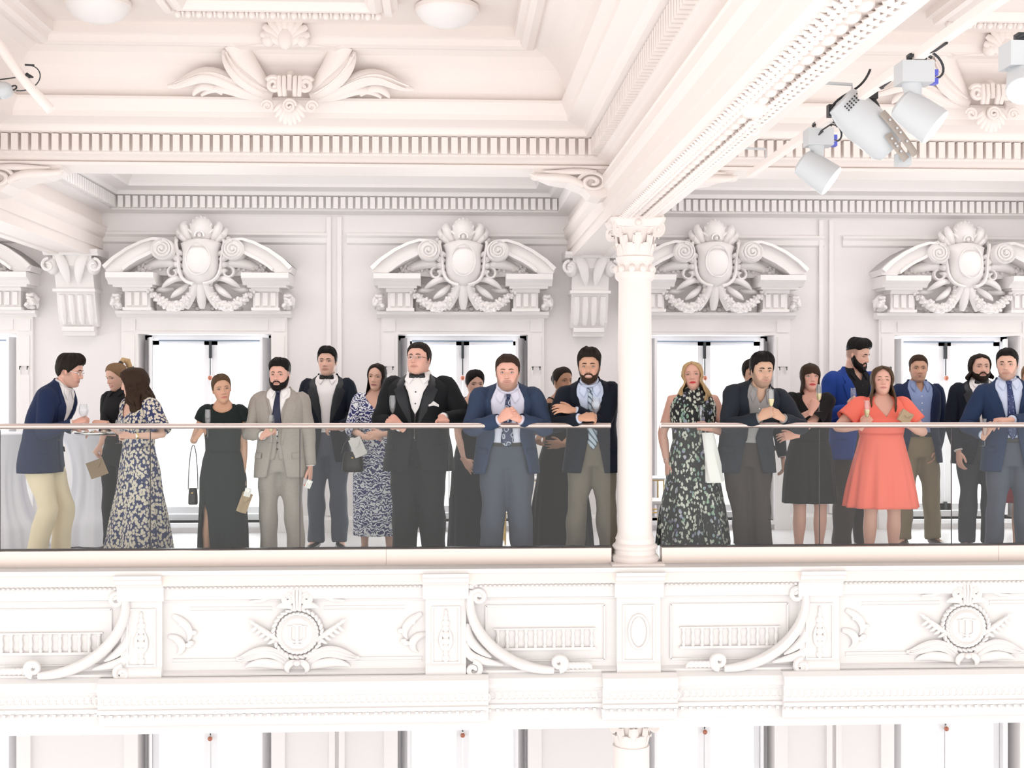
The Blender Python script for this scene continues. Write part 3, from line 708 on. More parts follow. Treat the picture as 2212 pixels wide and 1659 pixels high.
# ---- lower storey wall mouldings
g = G()
for m in mids:
    g.box(m - .05 - .03, m - .05 + .03, YW - .05, YW, -5.2, -1.2); g.box(m + .05 - .03, m + .05 + .03, YW - .05, YW, -5.2, -1.2)
for w in WX:
    for sx in (-1, 1): a, b = sorted((w + sx * OW, w + sx * (OW + .14))); g.box(a, b, YW - .045, YW, -5.2, -1.6)
st('trim_22', g, M['plaster'], 'white upright mouldings between the lower storey windows')

# ---- glass railings
def railing(x0, x1, joints, label, side):
    t = thing('glass_railing', label, 'railing', (x0, 10.0, .085))
    g = G(); L = x1 - x0
    segs = [0] + [q - x0 for q in side] + [L]
    for a, b in zip(segs, segs[1:]):
        g = G(); g.extr([(-.06, 0), (.06, 0), (.06, .155), (.03, .16), (-.03, .16), (-.06, .155)], a + .001, b - .001); ob('base_channel', g, M['shoe'], t)
    g = G(); g.box(0, L, -.03, .03, .158, .166); ob('gasket', g, M['gasket'], t)
    js = [0] + [j - x0 for j in joints] + [L]
    for a, b in zip(js, js[1:]):
        g = G(); g.box(a + .004, b - .004, -.006, .006, .15, 1.10); ob('glass_panel', g, M['glass'], t)
        if b < L: g = G(); g.box(b - .003, b + .003, -.005, .005, .166, 1.09); ob('joint_strip', g, M['gasket'], t)
    g = G(); rz = 1.115; n = 14
    g.rings([[(xx, .024 * math.cos(2 * PI * j / n) * 1.25, rz + .022 * math.sin(2 * PI * j / n)) for j in range(n)] for xx in (-.0, L)], True, True); ob('handrail', g, M['steel'], t, True)
PXJ = lambda p: P(p, 1000, 10).x
railing(-7.4, PXJ(1319), [PXJ(j) for j in (-325, 0, 325, 648, 970)], 'glass balustrade with metal handrail left of the column', [PXJ(835)])
railing(PXJ(1427), 8.6, [PXJ(j) for j in (1770, 2055, 2380)], 'glass balustrade with metal handrail right of the column', [PXJ(2150)])
# ================================================================== people
def remesh(g, voxel, smooth=5, fac=.5):
    me = g.mesh('tmp'); o = bpy.data.objects.new('tmp', me); COL.objects.link(o)
    r = o.modifiers.new('r', 'REMESH'); r.mode = 'VOXEL'; r.voxel_size = voxel
    if smooth: s = o.modifiers.new('s', 'SMOOTH'); s.iterations = smooth; s.factor = fac
    dg = bpy.context.evaluated_depsgraph_get(); ev = o.evaluated_get(dg).to_mesh()
    n = len(ev.vertices); V = np.empty(n * 3, 'f'); ev.vertices.foreach_get('co', V); V = V.reshape(-1, 3).astype(float)
    N = np.empty(n * 3, 'f'); ev.vertices.foreach_get('normal', N); N = N.reshape(-1, 3)
    Fc = [tuple(p.vertices) for p in ev.polygons]
    bpy.data.objects.remove(o); bpy.data.meshes.remove(me)
    return V, N, Fc
def sst(a, b, x): t = np.clip((np.asarray(x, float) - a) / (b - a), 0, 1); return t * t * (3 - 2 * t)
def gs(x, s): return np.exp(-(np.asarray(x) / s) ** 2)
def interp(tab, z): tab = np.asarray(tab, float); return [np.interp(z, tab[:, 0], tab[:, i]) for i in range(1, tab.shape[1])]
def wr(V, amp, sc, seed=0):
    """cloth wrinkle noise"""
    return np.array([mnoise.noise(Vector((p[0] * sc + seed, p[1] * sc, p[2] * sc * .55))) for p in V]) * amp

# ---- head
HT = [(-.56, .02, .05, -.03), (-.53, .10, .22, -.02), (-.50, .15, .295, .0), (-.46, .195, .33, .06), (-.40, .235, .345, .16), (-.32, .268, .35, .27), (-.22, .293, .355, .37), (-.12, .31, .36, .42), (0, .322, .36, .445),
      (.08, .328, .37, .45), (.18, .325, .368, .445), (.28, .30, .34, .41), (.36, .255, .285, .355), (.42, .20, .22, .29), (.46, .145, .16, .22), (.49, .075, .08, .13), (.50, .0, .0, .02)]
def headsurf(a, z, hd):
    w, f, b = interp(HT, z); a = np.asarray(a, float)
    jw = np.where(z < 0, 1 + (hd['jaw'] - 1) * np.clip(-np.asarray(z) / .35, 0, 1), 1)
    w = w * jw * hd['wide']
    s, c = np.sin(a), np.cos(a); n = 2.25
    e = (np.abs(s) ** n + np.abs(c) ** n) ** (-1 / n)
    x = w * s * e; y = np.where(c > 0, -f * c * e, -b * c * e)
    fr = sst(.15, .75, c); xa = np.abs(x)
    zz = np.asarray(z, float)
    D = .105 * gs(x, .038 + .03 * sst(.05, -.16, zz)) * sst(.09, -.125, zz) * sst(-.205, -.15, zz) * hd['nose']
    D = D + .03 * gs(xa - .055, .03) * gs(zz + .155, .028)
    D = D - .045 * gs(xa - .135, .075) * gs(zz - .005, .05) + .018 * gs(zz - .085, .035) * gs(xa - .1, .12)
    D = D + .026 * gs(x, .09) * (gs(zz + .265, .02) + gs(zz + .312, .022)) - .012 * gs(x, .1) * gs(zz + .288, .008)
    D = D + .03 * gs(x, .085) * gs(zz + .43, .05) - .012 * gs(x, .09) * gs(zz + .36, .025) + .015 * gs(xa - .19, .07) * gs(zz + .11, .08)
    return x, y - D * fr, zz
def P3(t): return np.stack([np.broadcast_to(q, np.broadcast(*t).shape) for q in t], -1)
def grid_faces(r, c, closed, o=0):
    Fc = []
    for i in range(r - 1):
        for j in range(c if closed else c - 1):
            k = (j + 1) % c; Fc.append((o + i * c + j, o + i * c + k, o + (i + 1) * c + k, o + (i + 1) * c + j))
    return Fc
class CG:
    """mesh with a colour on each vertex"""
    def __init__(s): s.V = []; s.C = []; s.F = []; s.n = 0
    def add(s, V, Fc, C):
        V = np.asarray(V, float).reshape(-1, 3); s.V.append(V); C = np.asarray(C, float)
        s.C.append(np.broadcast_to(C, (len(V), 3)) if C.ndim == 1 else C); s.F += [tuple(i + s.n for i in f) for f in Fc]; s.n += len(V)
    def g(s, g, C): s.add(g.v, g.f, C)
SKIN = {'fair': (.66, .41, .32), 'pink': (.68, .39, .31), 'tan': (.55, .32, .22), 'olive': (.56, .36, .26), 'deep': (.40, .22, .14)}
def make_head(hd):
    """hd: dict of head options; returns CG in head units scaled to metres"""
    sk = np.array(SKIN[hd['skin']]); hh = hd['hh']; cg = CG()
    zs = np.concatenate([np.linspace(-.56, -.35, 12), np.linspace(-.33, -.10, 22), np.linspace(-.08, .14, 16), np.linspace(.17, .50, 14)])
    t = np.linspace(-PI, PI, 73)[:-1]; a = t - .5 * np.sin(t)
    A, Z = np.meshgrid(a, zs); X, Y, Z = headsurf(A, Z, hd); V = np.stack([X, Y, Z], -1).reshape(-1, 3)
    x, y, z = V.T; fr = (y < -.15)
    C = np.tile(sk, (len(V), 1)); xa = np.abs(x)
    bl = (gs(xa - .17, .08) * gs(z + .13, .08) + .6 * gs(x, .05) * gs(z + .14, .05)) * fr * .35
    C = C * (1 - bl[:, None]) + np.array((.70, .30, .24)) * bl[:, None]
    mw = .115 if hd['sex'] == 'm' else .10; mw *= hd.get('mouth_w', 1)
    lip = np.clip(1.4 - np.maximum(np.abs(x) / mw, np.abs(z + .29) / (.035 * (1 - .5 * np.clip(xa / mw, 0, 1) ** 2))), 0, .4) / .4 * fr
    lc = np.array(hd.get('lip', (.50, .26, .21))); C = C * (1 - lip[:, None]) + lc * lip[:, None]
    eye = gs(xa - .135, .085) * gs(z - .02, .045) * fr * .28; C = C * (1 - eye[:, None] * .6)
    if hd.get('stubble'):
        up = np.interp(xa, [0, .10, .145, .19, .25, .30], [-.205, -.215, -.275, -.285, -.17, -.02]); m = sst(up + .035, up - .045, z) * (y < .10) * (1 - lip) * hd['stubble'] * .8
        C = C * (1 - m[:, None]) + (np.array(hd['hairc']) * .7 + sk * .12) * m[:, None]
    if hd.get('fade'):
        ang = np.degrees(np.abs(np.arctan2(x, -y))); m = sst(58, 78, ang) * sst(-.22, -.08, z) * hd['fade'] * (1 - gs(ang - 92, 10) * gs(z + .04, .08)); C = C * (1 - m[:, None]) + (np.array(hd['hairc']) + sk * .25) * m[:, None]
    cg.add(V, grid_faces(len(zs), 72, True), C)
    # ears
    for s in (-1, 1):
        g = G(); xx = .318 * hd['wide']
        g.sph((s * xx, .045, -.035), (.032, .055, .095), 10, 8, M=Matrix.Rotation(-.25, 3, 'X') @ Matrix.Rotation(s * .35, 3, 'Z'))
        g.sph((s * (xx + .012), .02, -.05), (.02, .03, .05), 8, 6)
        cg.g(g, sk * np.array((1, .9, .88)))
    # eyes, lids, brows
    gx, gz = hd.get('gaze', (0, 0)); op = hd.get('eye_open', 1)
    for s in (-1, 1):
        _, ys, _ = headsurf(math.asin(.135 / .34), .005, hd); ys = float(ys)
        if op > .2:
            g = G(); g.sph((s * .135, ys + .012, .005), (.056, .033, .021 * op), 12, 8); cg.g(g, (.50, .46, .44))
            g = G(); g.sph((s * .135 + gx * .02, ys - .012, .006 + gz * .01), (.023, .013, .020 * min(op, 1.1)), 10, 6); cg.g(g, hd.get('iris', (.10, .07, .05)))
            g = G(); g.sph((s * .135 + gx * .02, ys - .02, .006 + gz * .01), (.010, .008, .011), 8, 6); cg.g(g, (.01, .01, .01))
        lz = .023 * op if op > .2 else -.008
        g = G(); g.tube([(s * (.135 + d), ys - .017 + abs(d) * .35, .008 + lz - 7 * d * d) for d in (-.062, -.035, 0, .035, .066)], [.006, .010, .011, .010, .007], 6); cg.g(g, np.array((.12, .07, .055)) if hd['sex'] == 'f' else sk * .35)
        g = G(); g.tube([(s * (.135 + d), ys - .018 + abs(d) * .35, .046 + .012 * op - 6 * d * d) for d in (-.06, -.03, 0, .03, .068)], [.008, .014, .015, .013, .006], 6); cg.g(g, sk * .9)
        g = G(); bc = hd.get('browc', hd['hairc']); bw = (.017 if hd['sex'] == 'm' else .010) * hd.get('brow', 1)
        g.tube([(s * x, float(headsurf(math.asin(min(.9, x / .345)), z, hd)[1]) - .006, z + hd.get('brow_z', 0)) for x, z in ((.055, .085), (.10, .100), (.15, .104), (.20, .086))], [(bw * .5, bw * .8), (bw * .55, bw), (bw * .5, bw * .9), (bw * .3, bw * .4)], 6, up=(0, 0, 1)); cg.g(g, bc)
    # nostrils and mouth
    for s in (-1, 1):
        g = G(); g.sph((s * .033, -.425 * hd['nose'] ** .3, -.178), (.014, .02, .008), 6, 4); cg.g(g, sk * .35)
    ym = float(headsurf(0., -.288, hd)[1]); mo = hd.get('mouth', 'closed')
    g = G()
    if mo == 'open': g.sph((0, ym + .005, -.292), (.05, .025, .03), 12, 8); cg.g(g, (.09, .03, .03))
    elif mo == 'smile':
        g.sph((0, ym + .008, -.285), (.085, .028, .018), 12, 6); cg.g(g, (.70, .66, .62))
        g = G(); g.tube([(d, ym - .006 + 2.2 * d * d, -.30 + 3.5 * d * d) for d in np.linspace(-.11, .11, 9)], .009, 5); cg.g(g, lc * .9)
    else: g.tube([(d, ym - .004 + 2.4 * d * d, -.289 + hd.get('smile', 0) * d * d * 3.5) for d in np.linspace(-mw, mw, 9)], [.003, .005, .006, .006, .006, .006, .006, .005, .003], 5); cg.g(g, lc * .45)
    cg.V = [v * hh for v in cg.V]
    return cg
def outward(p): d = p - np.array((0, .03, .02)); return d / np.linalg.norm(d, axis=-1, keepdims=True)
def hair_cap(hd, line, thick, top=0, seed=1, rows=22, cols=96, part=None):
    """line: [(deg, z)] hairline for |angle|; thick in head units"""
    a = np.linspace(-PI, PI, cols + 1)[:-1]; ln = np.interp(np.abs(np.degrees(a)), [q[0] for q in line], [q[1] for q in line])
    R = []
    for i in range(rows + 2):
        r = min(i / rows, 1); zz = .50 + (ln - .50) * (r ** .75)
        p = P3(headsurf(a, zz, hd)); d = outward(p)
        # keep the cap off the face features
        th = thick * (1 - .75 * r ** 3) + top * sst(.1, .45, p[:, 2]) * (1 + .6 * sst(0, -.3, p[:, 1]))
        nz = np.array([mnoise.noise(Vector((math.cos(t) * 5 + seed, math.sin(t) * 5, z * 2.2))) for t, z in zip(a, zz)])
        nz2 = np.array([mnoise.noise(Vector((math.cos(t) * 17 + seed, math.sin(t) * 17, z * 3))) for t, z in zip(a, zz)])
        th = th * (1 + .30 * nz + .30 * nz2)
        if i == 0: th = np.full(cols, thick + top)
        if i > rows: th = -.02
        R.append(p + d * np.reshape(th, (-1, 1)))
    V = np.array(R).reshape(-1, 3); return V * hd['hh'], grid_faces(rows + 2, cols, True)
def hair_long(hd, zb, opening, thick=.05, spread=.42, back=.40, wave=.02, seed=1, rows=34, cols=64, front=.30, fwd=0):
    """curtain of hair; opening [(z, half-angle deg)]; zb lowest z in head units"""
    zs = .50 + (zb - .50) * np.linspace(0, 1, rows) ** .85
    R = []
    for i, z in enumerate(zs):
        a0 = math.radians(np.interp(-z, [-q[0] for q in opening], [q[1] for q in opening]))
        a = np.linspace(a0, 2 * PI - a0, cols)
        zz = np.full(cols, max(z, -.12)); p = P3(headsurf(a, zz, hd)); p[:, 1] = np.where(np.cos(a) > 0, np.maximum(p[:, 1], -front), p[:, 1])
        d = outward(p); d[:, 2] *= .5 if z < .3 else 1
        k = np.clip((-.12 - z) / (abs(zb + .12) + 1e-6), 0, 1)
        p[:, 0] *= 1 + (spread / .32 - 1) * sst(0, .8, k); p[:, 1] = np.where(p[:, 1] > 0, p[:, 1] * (1 + (back / .43 - 1) * k), p[:, 1] * (1 - .35 * k)) - fwd * k
        if z < -.12: p[:, 2] = z
        n1 = np.array([mnoise.noise(Vector((math.cos(t) * 4 + seed, math.sin(t) * 4, z * 2.5))) for t in a]); n2 = np.array([mnoise.noise(Vector((math.cos(t) * 15 + seed, math.sin(t) * 15, z * 1.5))) for t in a])
        th = thick * (.35 + .65 * sst(.5, .3, z)) + wave * sst(.2, -.4, z) * (np.sin(z * 9 + 3 * n1) + n1) + .02 * n2
        end = 1 - .8 * sst(.85, 1, i / (rows - 1))
        R.append(p + d * np.reshape(th * end, (-1, 1)) + (np.array([0, 0, 1]) * (np.reshape(n1, (-1, 1)) * .12 if i > rows - 5 else 0)))
    V = np.array(R).reshape(-1, 3); return V * hd['hh'], grid_faces(rows, cols, False)
LINE_M = [(0, .30), (25, .305), (42, .27), (52, .20), (62, .20), (70, .06), (80, -.06), (88, -.06), (93, .06), (105, .07), (118, -.06), (135, -.2), (180, -.22)]
LINE_F = [(0, .33), (30, .31), (50, .22), (65, .10), (80, -.02), (92, -.02), (110, -.05), (125, -.14), (180, -.20)]
def beard_patch(hd, thick, top=-.02, mous=True, seed=3):
    a = np.linspace(-math.radians(100), math.radians(100), 49); ad = np.abs(np.degrees(a)); R = []
    up = np.interp(ad, [0, 8, 20, 30, 48, 70, 82, 100], [-.345, -.345, -.335, -.25, -.23, -.12, .0, top]); lo = np.interp(ad, [0, 40, 75, 100], [-.555, -.53, -.40, -.22])
    for i in range(13):
        r = i / 12; z = up + (lo - up) * r; p = P3(headsurf(a, z, hd)); d = outward(p); n = np.array([mnoise.noise(Vector((t * 9, q * 14, seed))) for t, q in zip(a, z)])
        e = min(r * 5, 1) * (1 - .2 * r); e2 = np.clip((100 - ad) / 22, .1, 1)
        R.append(p + d * np.reshape((thick * e * e2 * (1 + .35 * n)) if 0 < i < 12 else -.012 * np.ones(49), (-1, 1)))
    V = [np.array(R).reshape(-1, 3)]; Fc = grid_faces(13, 49, False)
    if mous:
        g = G()
        for s in (-1, 1): g.tube([(s * x, float(headsurf(math.asin(x / .34), z, hd)[1]) - .012, z) for x, z in ((.005, -.225), (.05, -.225), (.10, -.245), (.135, -.29), (.14, -.34))], [(.012, .02), (.016, .022), (.016, .022), (.014, .018), (.008, .01)], 7, up=(0, 0, 1))
        Fc += [tuple(i + len(V[0]) for i in f) for f in g.f]; V.append(np.array(g.v))
    return np.concatenate(V) * hd['hh'], Fc

# ---- hands
HANDS = {}
def hand(pose):
    if pose in HANDS: return HANDS[pose]
    cur = {'relaxed': (.30, .40, .25), 'grip': (1.15, 1.15, .55), 'flat': (.35, .55, .30), 'clasp': (.75, .95, .35), 'open': (.12, .15, .1), 'pinch': (.85, .75, .35), 'fist': (1.35, 1.45, .7)}[pose]
    g = G()
    g.rings([[(x, ry * math.cos(2 * PI * j / 12), rz * math.sin(2 * PI * j / 12)) for j in range(12)] for x, ry, rz in ((-.05, .027, .021), (-.02, .028, .020), (0, .031, .020), (.03, .039, .018), (.06, .043, .016), (.088, .042, .013), (.096, .036, .009))], True, True)
    for k, (by, L, sp) in enumerate(((.031, .074, .09), (.0105, .082, .02), (-.0105, .077, -.05), (-.031, .062, -.13))):
        p = Vector((.080, by, .001)); th = .05; pts = [p.copy()]; tot = L + .012; rad = [.0098]
        for seg, cc in zip((.46, .30, .24), cur):
            th += cc * (1 + .06 * k); d = Vector((math.cos(th) * math.cos(sp), math.cos(th) * math.sin(sp), -math.sin(th)))
            for q in (1, 2): p = p + d * (tot * seg / 2); pts.append(p.copy()); rad.append(.0098 - .0032 * (len(pts) / 7))
        g.tube(pts, rad, 8)
    if pose in ('grip', 'clasp', 'pinch', 'fist'): th_ = ((.008, .022, -.004), (.036, .046, -.016), (.064, .046, -.034), (.084, .030, -.046), (.09, .018, -.05))
    else: th_ = ((.008, .022, -.003), (.036, .048, -.010), (.062, .063, -.016), (.088, .068, -.020), (.097, .067, -.022))
    g.tube(th_, [.013, .0135, .0115, .0095, .006], 8)
    V, N, Fc = remesh(g, .0052, 3, .4); HANDS[pose] = (V, Fc); return HANDS[pose]

# ---- bodies
SM = [(.40, .178, .112, .125), (.46, .178, .118, .13), (.50, .176, .12, .128), (.55, .168, .118, .112), (.60, .160, .116, .102), (.66, .166, .122, .105), (.72, .180, .130, .112), (.765, .186, .124, .116), (.795, .180, .104, .110), (.815, .155, .086, .098), (.832, .112, .070, .085), (.848, .072, .062, .070), (.87, .060, .058, .064), (.90, .058, .058, .062)]
SF = [(.40, .180, .105, .125), (.46, .186, .108, .132), (.50, .180, .108, .124), (.55, .158, .104, .102), (.60, .138, .098, .090), (.65, .142, .106, .092), (.70, .156, .134, .100), (.735, .164, .140, .104), (.77, .166, .110, .104), (.80, .152, .080, .092), (.82, .122, .066, .082), (.836, .080, .056, .068), (.852, .052, .048, .056), (.87, .047, .047, .050), (.90, .046, .046, .049)]
SJ = [(.40, .222, .156, .163), (.46, .218, .156, .162), (.52, .206, .150, .152), (.58, .191, .138, .128), (.63, .188, .140, .126), (.70, .202, .150, .132), (.75, .212, .150, .136), (.785, .216, .134, .130), (.806, .205, .108, .116), (.820, .168, .090, .104), (.833, .124, .078, .094), (.846, .090, .072, .084), (.862, .078, .066, .080)]
def fabric(name, col, rough=.8, sc=220, bump=.12, var=.12, sheen=.02): return mat(name, col, rough, bump=bump, scale=sc, var=var, sheen=sheen, spec=.2)
def hairmat(name, col):
    return mat(name, tuple(c * (.62 if sum(col) < .3 else 1.0) for c in col), .55, bump=.5, scale=26, var=.4, spec=.15, stretch=(7, 7, .8))
SKM, nt, b_ = nodes('skin'); at = nt.nodes.new('ShaderNodeVertexColor'); at.layer_name = 'Col'; nt.links.new(at.outputs[0], b_.inputs['Base Color']); b_.inputs['Roughness'].default_value = .5; b_.inputs['Specular IOR Level'].default_value = .3; b_.inputs['Subsurface Weight'].default_value = .0
ALLP = []
class Person:
    def __init__(s, label, px, Y, H, yaw=0, sex='m', w=1., d=1., belly=0., lean=0., side=0., hip=(0, 0), drop=0., skin='fair', head=(0, 0, 0), feet=None, hd=None, bust=0, neck=1, hs=1, armw=1):
        X = P(px, 900, Y).x; H = H * 1.022; s.X, s.Y, s.H, s.yaw, s.sex, s.w, s.d, s.belly = X, Y, H, math.radians(yaw), sex, w, d, belly
        s.root = thing('person', label, 'person', (X, Y, 0), s.yaw); s.k = H / (1.8 if sex == 'm' else 1.67)
        s.Rz = Matrix.Rotation(s.yaw, 3, 'Z'); s.Ri = s.Rz.inverted()
        we = lambda z: 1 + (w - 1) * min(1, max(0, (.852 - z) / .06)); s.tab = [(z, rx * we(z), f * d + belly * math.exp(-((z - .57) / .085) ** 2) , b * d) for z, rx, f, b in (SM if sex == 'm' else SF)]
        s.jtab = [(z, rx * we(z), f * d + belly * math.exp(-((z - .56) / .10) ** 2), b * d) for z, rx, f, b in SJ]
        zz = np.linspace(-.1, 1.05, 231) * H; al = math.radians(lean) * sst(.50, .74, zz / H); be = math.radians(side) * sst(.48, .72, zz / H)
        dz = zz[1] - zz[0]; i0 = int(np.argmin(np.abs(zz - .5 * H)))
        cy = np.cumsum(-np.sin(al)) * dz; cz = np.cumsum(np.cos(al) * np.cos(be)) * dz; cx = np.cumsum(np.sin(be)) * dz
        cy -= cy[i0]; cx -= cx[i0]; cz += .5 * H - cz[i0]
        hk = np.clip(zz / (.48 * H), 0, 1); s.tabz = zz; s.cx = cx + hip[0] * hk; s.cy = cy + hip[1] * hk; s.cz = cz - drop * hk; s.al = al; s.be = be
        s.hip = hip; s.drop = drop; s.feet = feet or ((-.105, 0), (.105, 0)); s.arms = {}; s.skin = skin
        h = dict(skin=skin, sex=sex, hh=(.243 if sex == 'm' else .230) * s.k ** .5 * hs, jaw=1.0 if sex == 'm' else .86, wide=1.0 if sex == 'm' else .96, nose=1. if sex == 'm' else .8, hairc=(.03, .02, .015), fade=.6 if sex == 'm' else 0); h.update(hd or {}); s.hd = h
        s.neckw = neck; s.armw = armw
        y_, p_, r_ = [math.radians(q) for q in head]
        s.Rh = Matrix.Rotation(y_, 3, 'Z') @ Matrix.Rotation(p_, 3, 'X') @ Matrix.Rotation(r_, 3, 'Y')
        nk = s.bend(np.array([[0, 0, .86 * H]]))[0]; s.nk = Vector(nk)
        fwd = .022 * s.k; s.hc = s.nk + Vector((0, -fwd, 0)) + s.Rh @ Vector((0, -.012, .1185 * H - .5 * h['hh']))
        s.parts = {}; ALLP.append(s)
    def bend(s, V):
        V = np.asarray(V, float); z = V[:, 2]; f = lambda t: np.interp(z, s.tabz, t)
        cx, cy, cz, al, be = f(s.cx), f(s.cy), f(s.cz), f(s.al), f(s.be); x, y = V[:, 0], V[:, 1]
        return np.stack([cx + x * np.cos(be), cy + y * np.cos(al), cz + y * np.sin(al) - x * np.sin(be)], -1)
    def local(s, px, py, Y): p = P(px, py, Y); return s.Ri @ (p - Vector((s.X, s.Y, 0)))
    def surf(s, tab, a, z, off=0, n=2.35, bend=True):
        rx, f, b = interp(tab, z); a = np.asarray(a, float); k = s.k
        sn, cs = np.sin(a), np.cos(a); e = (np.abs(sn) ** n + np.abs(cs) ** n) ** (-1 / n)
        x = (rx * k + off) * sn * e; y = np.where(cs > 0, -(f * k + off) * cs * e, -(b * k + off) * cs * e)
        V = np.stack(np.broadcast_arrays(x, y, np.asarray(z) * s.H), -1).reshape(-1, 3)
        return s.bend(V) if bend else V
    def grid(s, tab, zs, a0, a1, off=0, cols=48, closed=False, fold=None, ztop=None, wrk=0, seed=0):
        """rows of garment surface; a0(z), a1(z): angular limits"""
        R = []
        for i, z in enumerate(zs):
            A = np.linspace(a0(z), a1(z), cols, endpoint=not closed); zz = np.full(cols, z)
            if ztop is not None: zz = zs[0] + (z - zs[0]) / (zs[-1] - zs[0]) * (ztop(A) - zs[0])
            o = off if not callable(off) else off(z)
            o = o + (fold(A, zz) if fold else 0)
            R.append(s.surf(tab, A, zz, o))
        V = np.concatenate(R)
        if wrk:
            Rr = V.reshape(len(zs), cols, 3); c = Rr.mean(1, keepdims=True); d = Rr - c; d /= np.linalg.norm(d, axis=-1, keepdims=True) + 1e-9
            V = (Rr + d * (wr(V, wrk, 9, seed) + .45 * wrk).reshape(len(zs), cols, 1)).reshape(-1, 3)
        return V, grid_faces(len(zs), cols, closed)
    def put(s, name, V, Fc, m, parent=None, smooth=2, solid=0):
        g = G(); g.v = [tuple(p) for p in V]; g.f = list(Fc); g.m = [0] * len(g.f)
        o = ob(name, g, m, parent or s.root, smooth)
        if solid: md = o.modifiers.new('thickness', 'SOLIDIFY'); md.thickness = solid; md.offset = -1
        return o
    # --- arms
    def shoulder(s, sd): return Vector(s.bend(np.array([[sd * (.178 if s.sex == 'm' else .150) * s.k * s.w ** .8, 0.005, .797 * s.H]]))[0])
    def arm(s, sd, t=None, fd=(0, 0, -1), dn=None, pole=None, pose='relaxed', loc=None):
        """sd +1 = person's left; t = (px,py,Y) wrist target in the photo, or loc = local point"""
        sh = s.shoulder(sd); l1 = .172 * s.H; l2 = .150 * s.H
        if t is not None: w = s.local(*t)
        elif loc is not None: w = Vector(loc)
        else: w = Vector((sd * .235 * s.k * s.w, -.05, sh.z - (l1 + l2) * .985)); w.x += sh.x * .25
        R = s.Ri
        fd = (R @ Vector(fd)).normalized() if (t or loc) else Vector((0, -.12, -1)).normalized()
        dn = R @ Vector(dn) if dn is not None else Vector((sd, 0, 0))
        pole = R @ Vector(pole) if pole is not None else Vector((sd * .5, .8, -.3))
        v = w - sh; dd = v.length
        if dd > (l1 + l2) * .995: w = sh + v * ((l1 + l2) * .995 / dd); dd = (w - sh).length; v = w - sh
        ca = (l1 * l1 + dd * dd - l2 * l2) / (2 * l1 * dd); ca = max(-1, min(1, ca)); u = v.normalized(); pp = pole - u * pole.dot(u)
        pp = pp.normalized() if pp.length > 1e-5 else u.orthogonal()
        el = sh + u * (l1 * ca) + pp * (l1 * math.sqrt(max(0, 1 - ca * ca)))
        s.arms[sd] = dict(sh=sh, el=el, w=w, fd=fd, dn=dn, pose=pose)
        return s
    def leg(s, i):
        hipj = Vector(((-.088, .088)[i] * s.k + s.hip[0], s.hip[1], .49 * s.H - s.drop)); f = s.feet[i]; zl = f[2] if len(f) > 2 else 0
        an = Vector((f[0] * s.k, f[1] + .015, .05 * s.H + zl)); l1 = .225 * s.H; l2 = .217 * s.H; v = an - hipj; dd = min(v.length, (l1 + l2) * .999); u = v.normalized()
        ca = max(-1, min(1, (l1 * l1 + dd * dd - l2 * l2) / (2 * l1 * dd))); pole = Vector((f[3] if len(f) > 3 else 0, -1, 0)); pp = (pole - u * pole.dot(u)).normalized()
        return hipj, hipj + u * l1 * ca + pp * l1 * math.sqrt(max(0, 1 - ca * ca)), hipj + u * dd
    def body(s):
        for sd in (-1, 1):
            if sd not in s.arms: s.arm(sd)
        k = s.k; g = G(); m = s.sex == 'm'
        A = np.linspace(0, 2 * PI, 25)[:-1]
        zt = [.475, .49, .51, .55, .60, .65, .70, .735, .765, .79, .81, .825, .838, .85, .862]
        R = [s.surf(s.tab, A, np.full(24, z), -.022 if z < .56 else (-.008 if z < .70 else (-.012 if m else 0))) for z in zt]; g.rings([[tuple(p) for p in r] for r in R], True, True)
        hb = s.hc + s.Rh @ Vector((0, .035, -.30 * s.hd['hh'])); nb = Vector(s.bend(np.array([[0, .0, .825 * s.H]]))[0]); r = (.059 if m else .047) * k * s.neckw
        g.tube([nb, nb.lerp(s.nk, .6), s.nk.lerp(hb, .4), hb, hb + s.Rh @ Vector((0, 0, .04))], [r * 1.3, r * 1.08, r, r * .98, r * .9], 14)
        for sd, a in s.arms.items():
            sh, el, w = a['sh'], a['el'], a['w']; q = (1, .9, .86, .78, .80, .66, .56) if m else (.88, .78, .72, .64, .66, .52, .44); rr = .052 * k * (.6 + .4 * s.w) * s.armw
            inn = Vector((sh.x * .75, sh.y, sh.z - .01)); d2 = (w - el)
            g.tube([inn, sh, sh.lerp(el, .35), sh.lerp(el, .7), el, el + d2 * .3, el + d2 * .7, w + d2.normalized() * .01], [rr * .9] + [rr * x for x in q], 12)
        for i in (0, 1):
            h, kn, an = s.leg(i); q = (.080, .076, .060, .054, .057, .040, .035) if m else (.088, .079, .060, .051, .055, .037, .031); b = .65 + .35 * s.w
            pts = [h + Vector((0, 0, .03)), h.lerp(kn, .35), h.lerp(kn, .8), kn, kn.lerp(an, .33), kn.lerp(an, .8), an]
            g.tube(pts, [x * k * b for x in q], 14)
            fo = s.feet[i]; ex = (fo[4] if len(fo) > 4 else (-.03, .03)[i]); zl = fo[2] if len(fo) > 2 else 0
            g.tube([an + Vector((0, .03, -.01)), an + Vector((0, .0, -.035 * k)), an + Vector((ex, -.09, -.055 * k)), an + Vector((ex * 1.6, -.16, -.066 * k))], [.034 * k, (.036 * k, .04 * k), (.04 * k, .028 * k), (.034 * k, .014 * k)], 10)
        V, N, Fc = remesh(g, .0135, 6); cg = CG(); sk = np.array(SKIN[s.skin]); cg.add(V, Fc, sk)
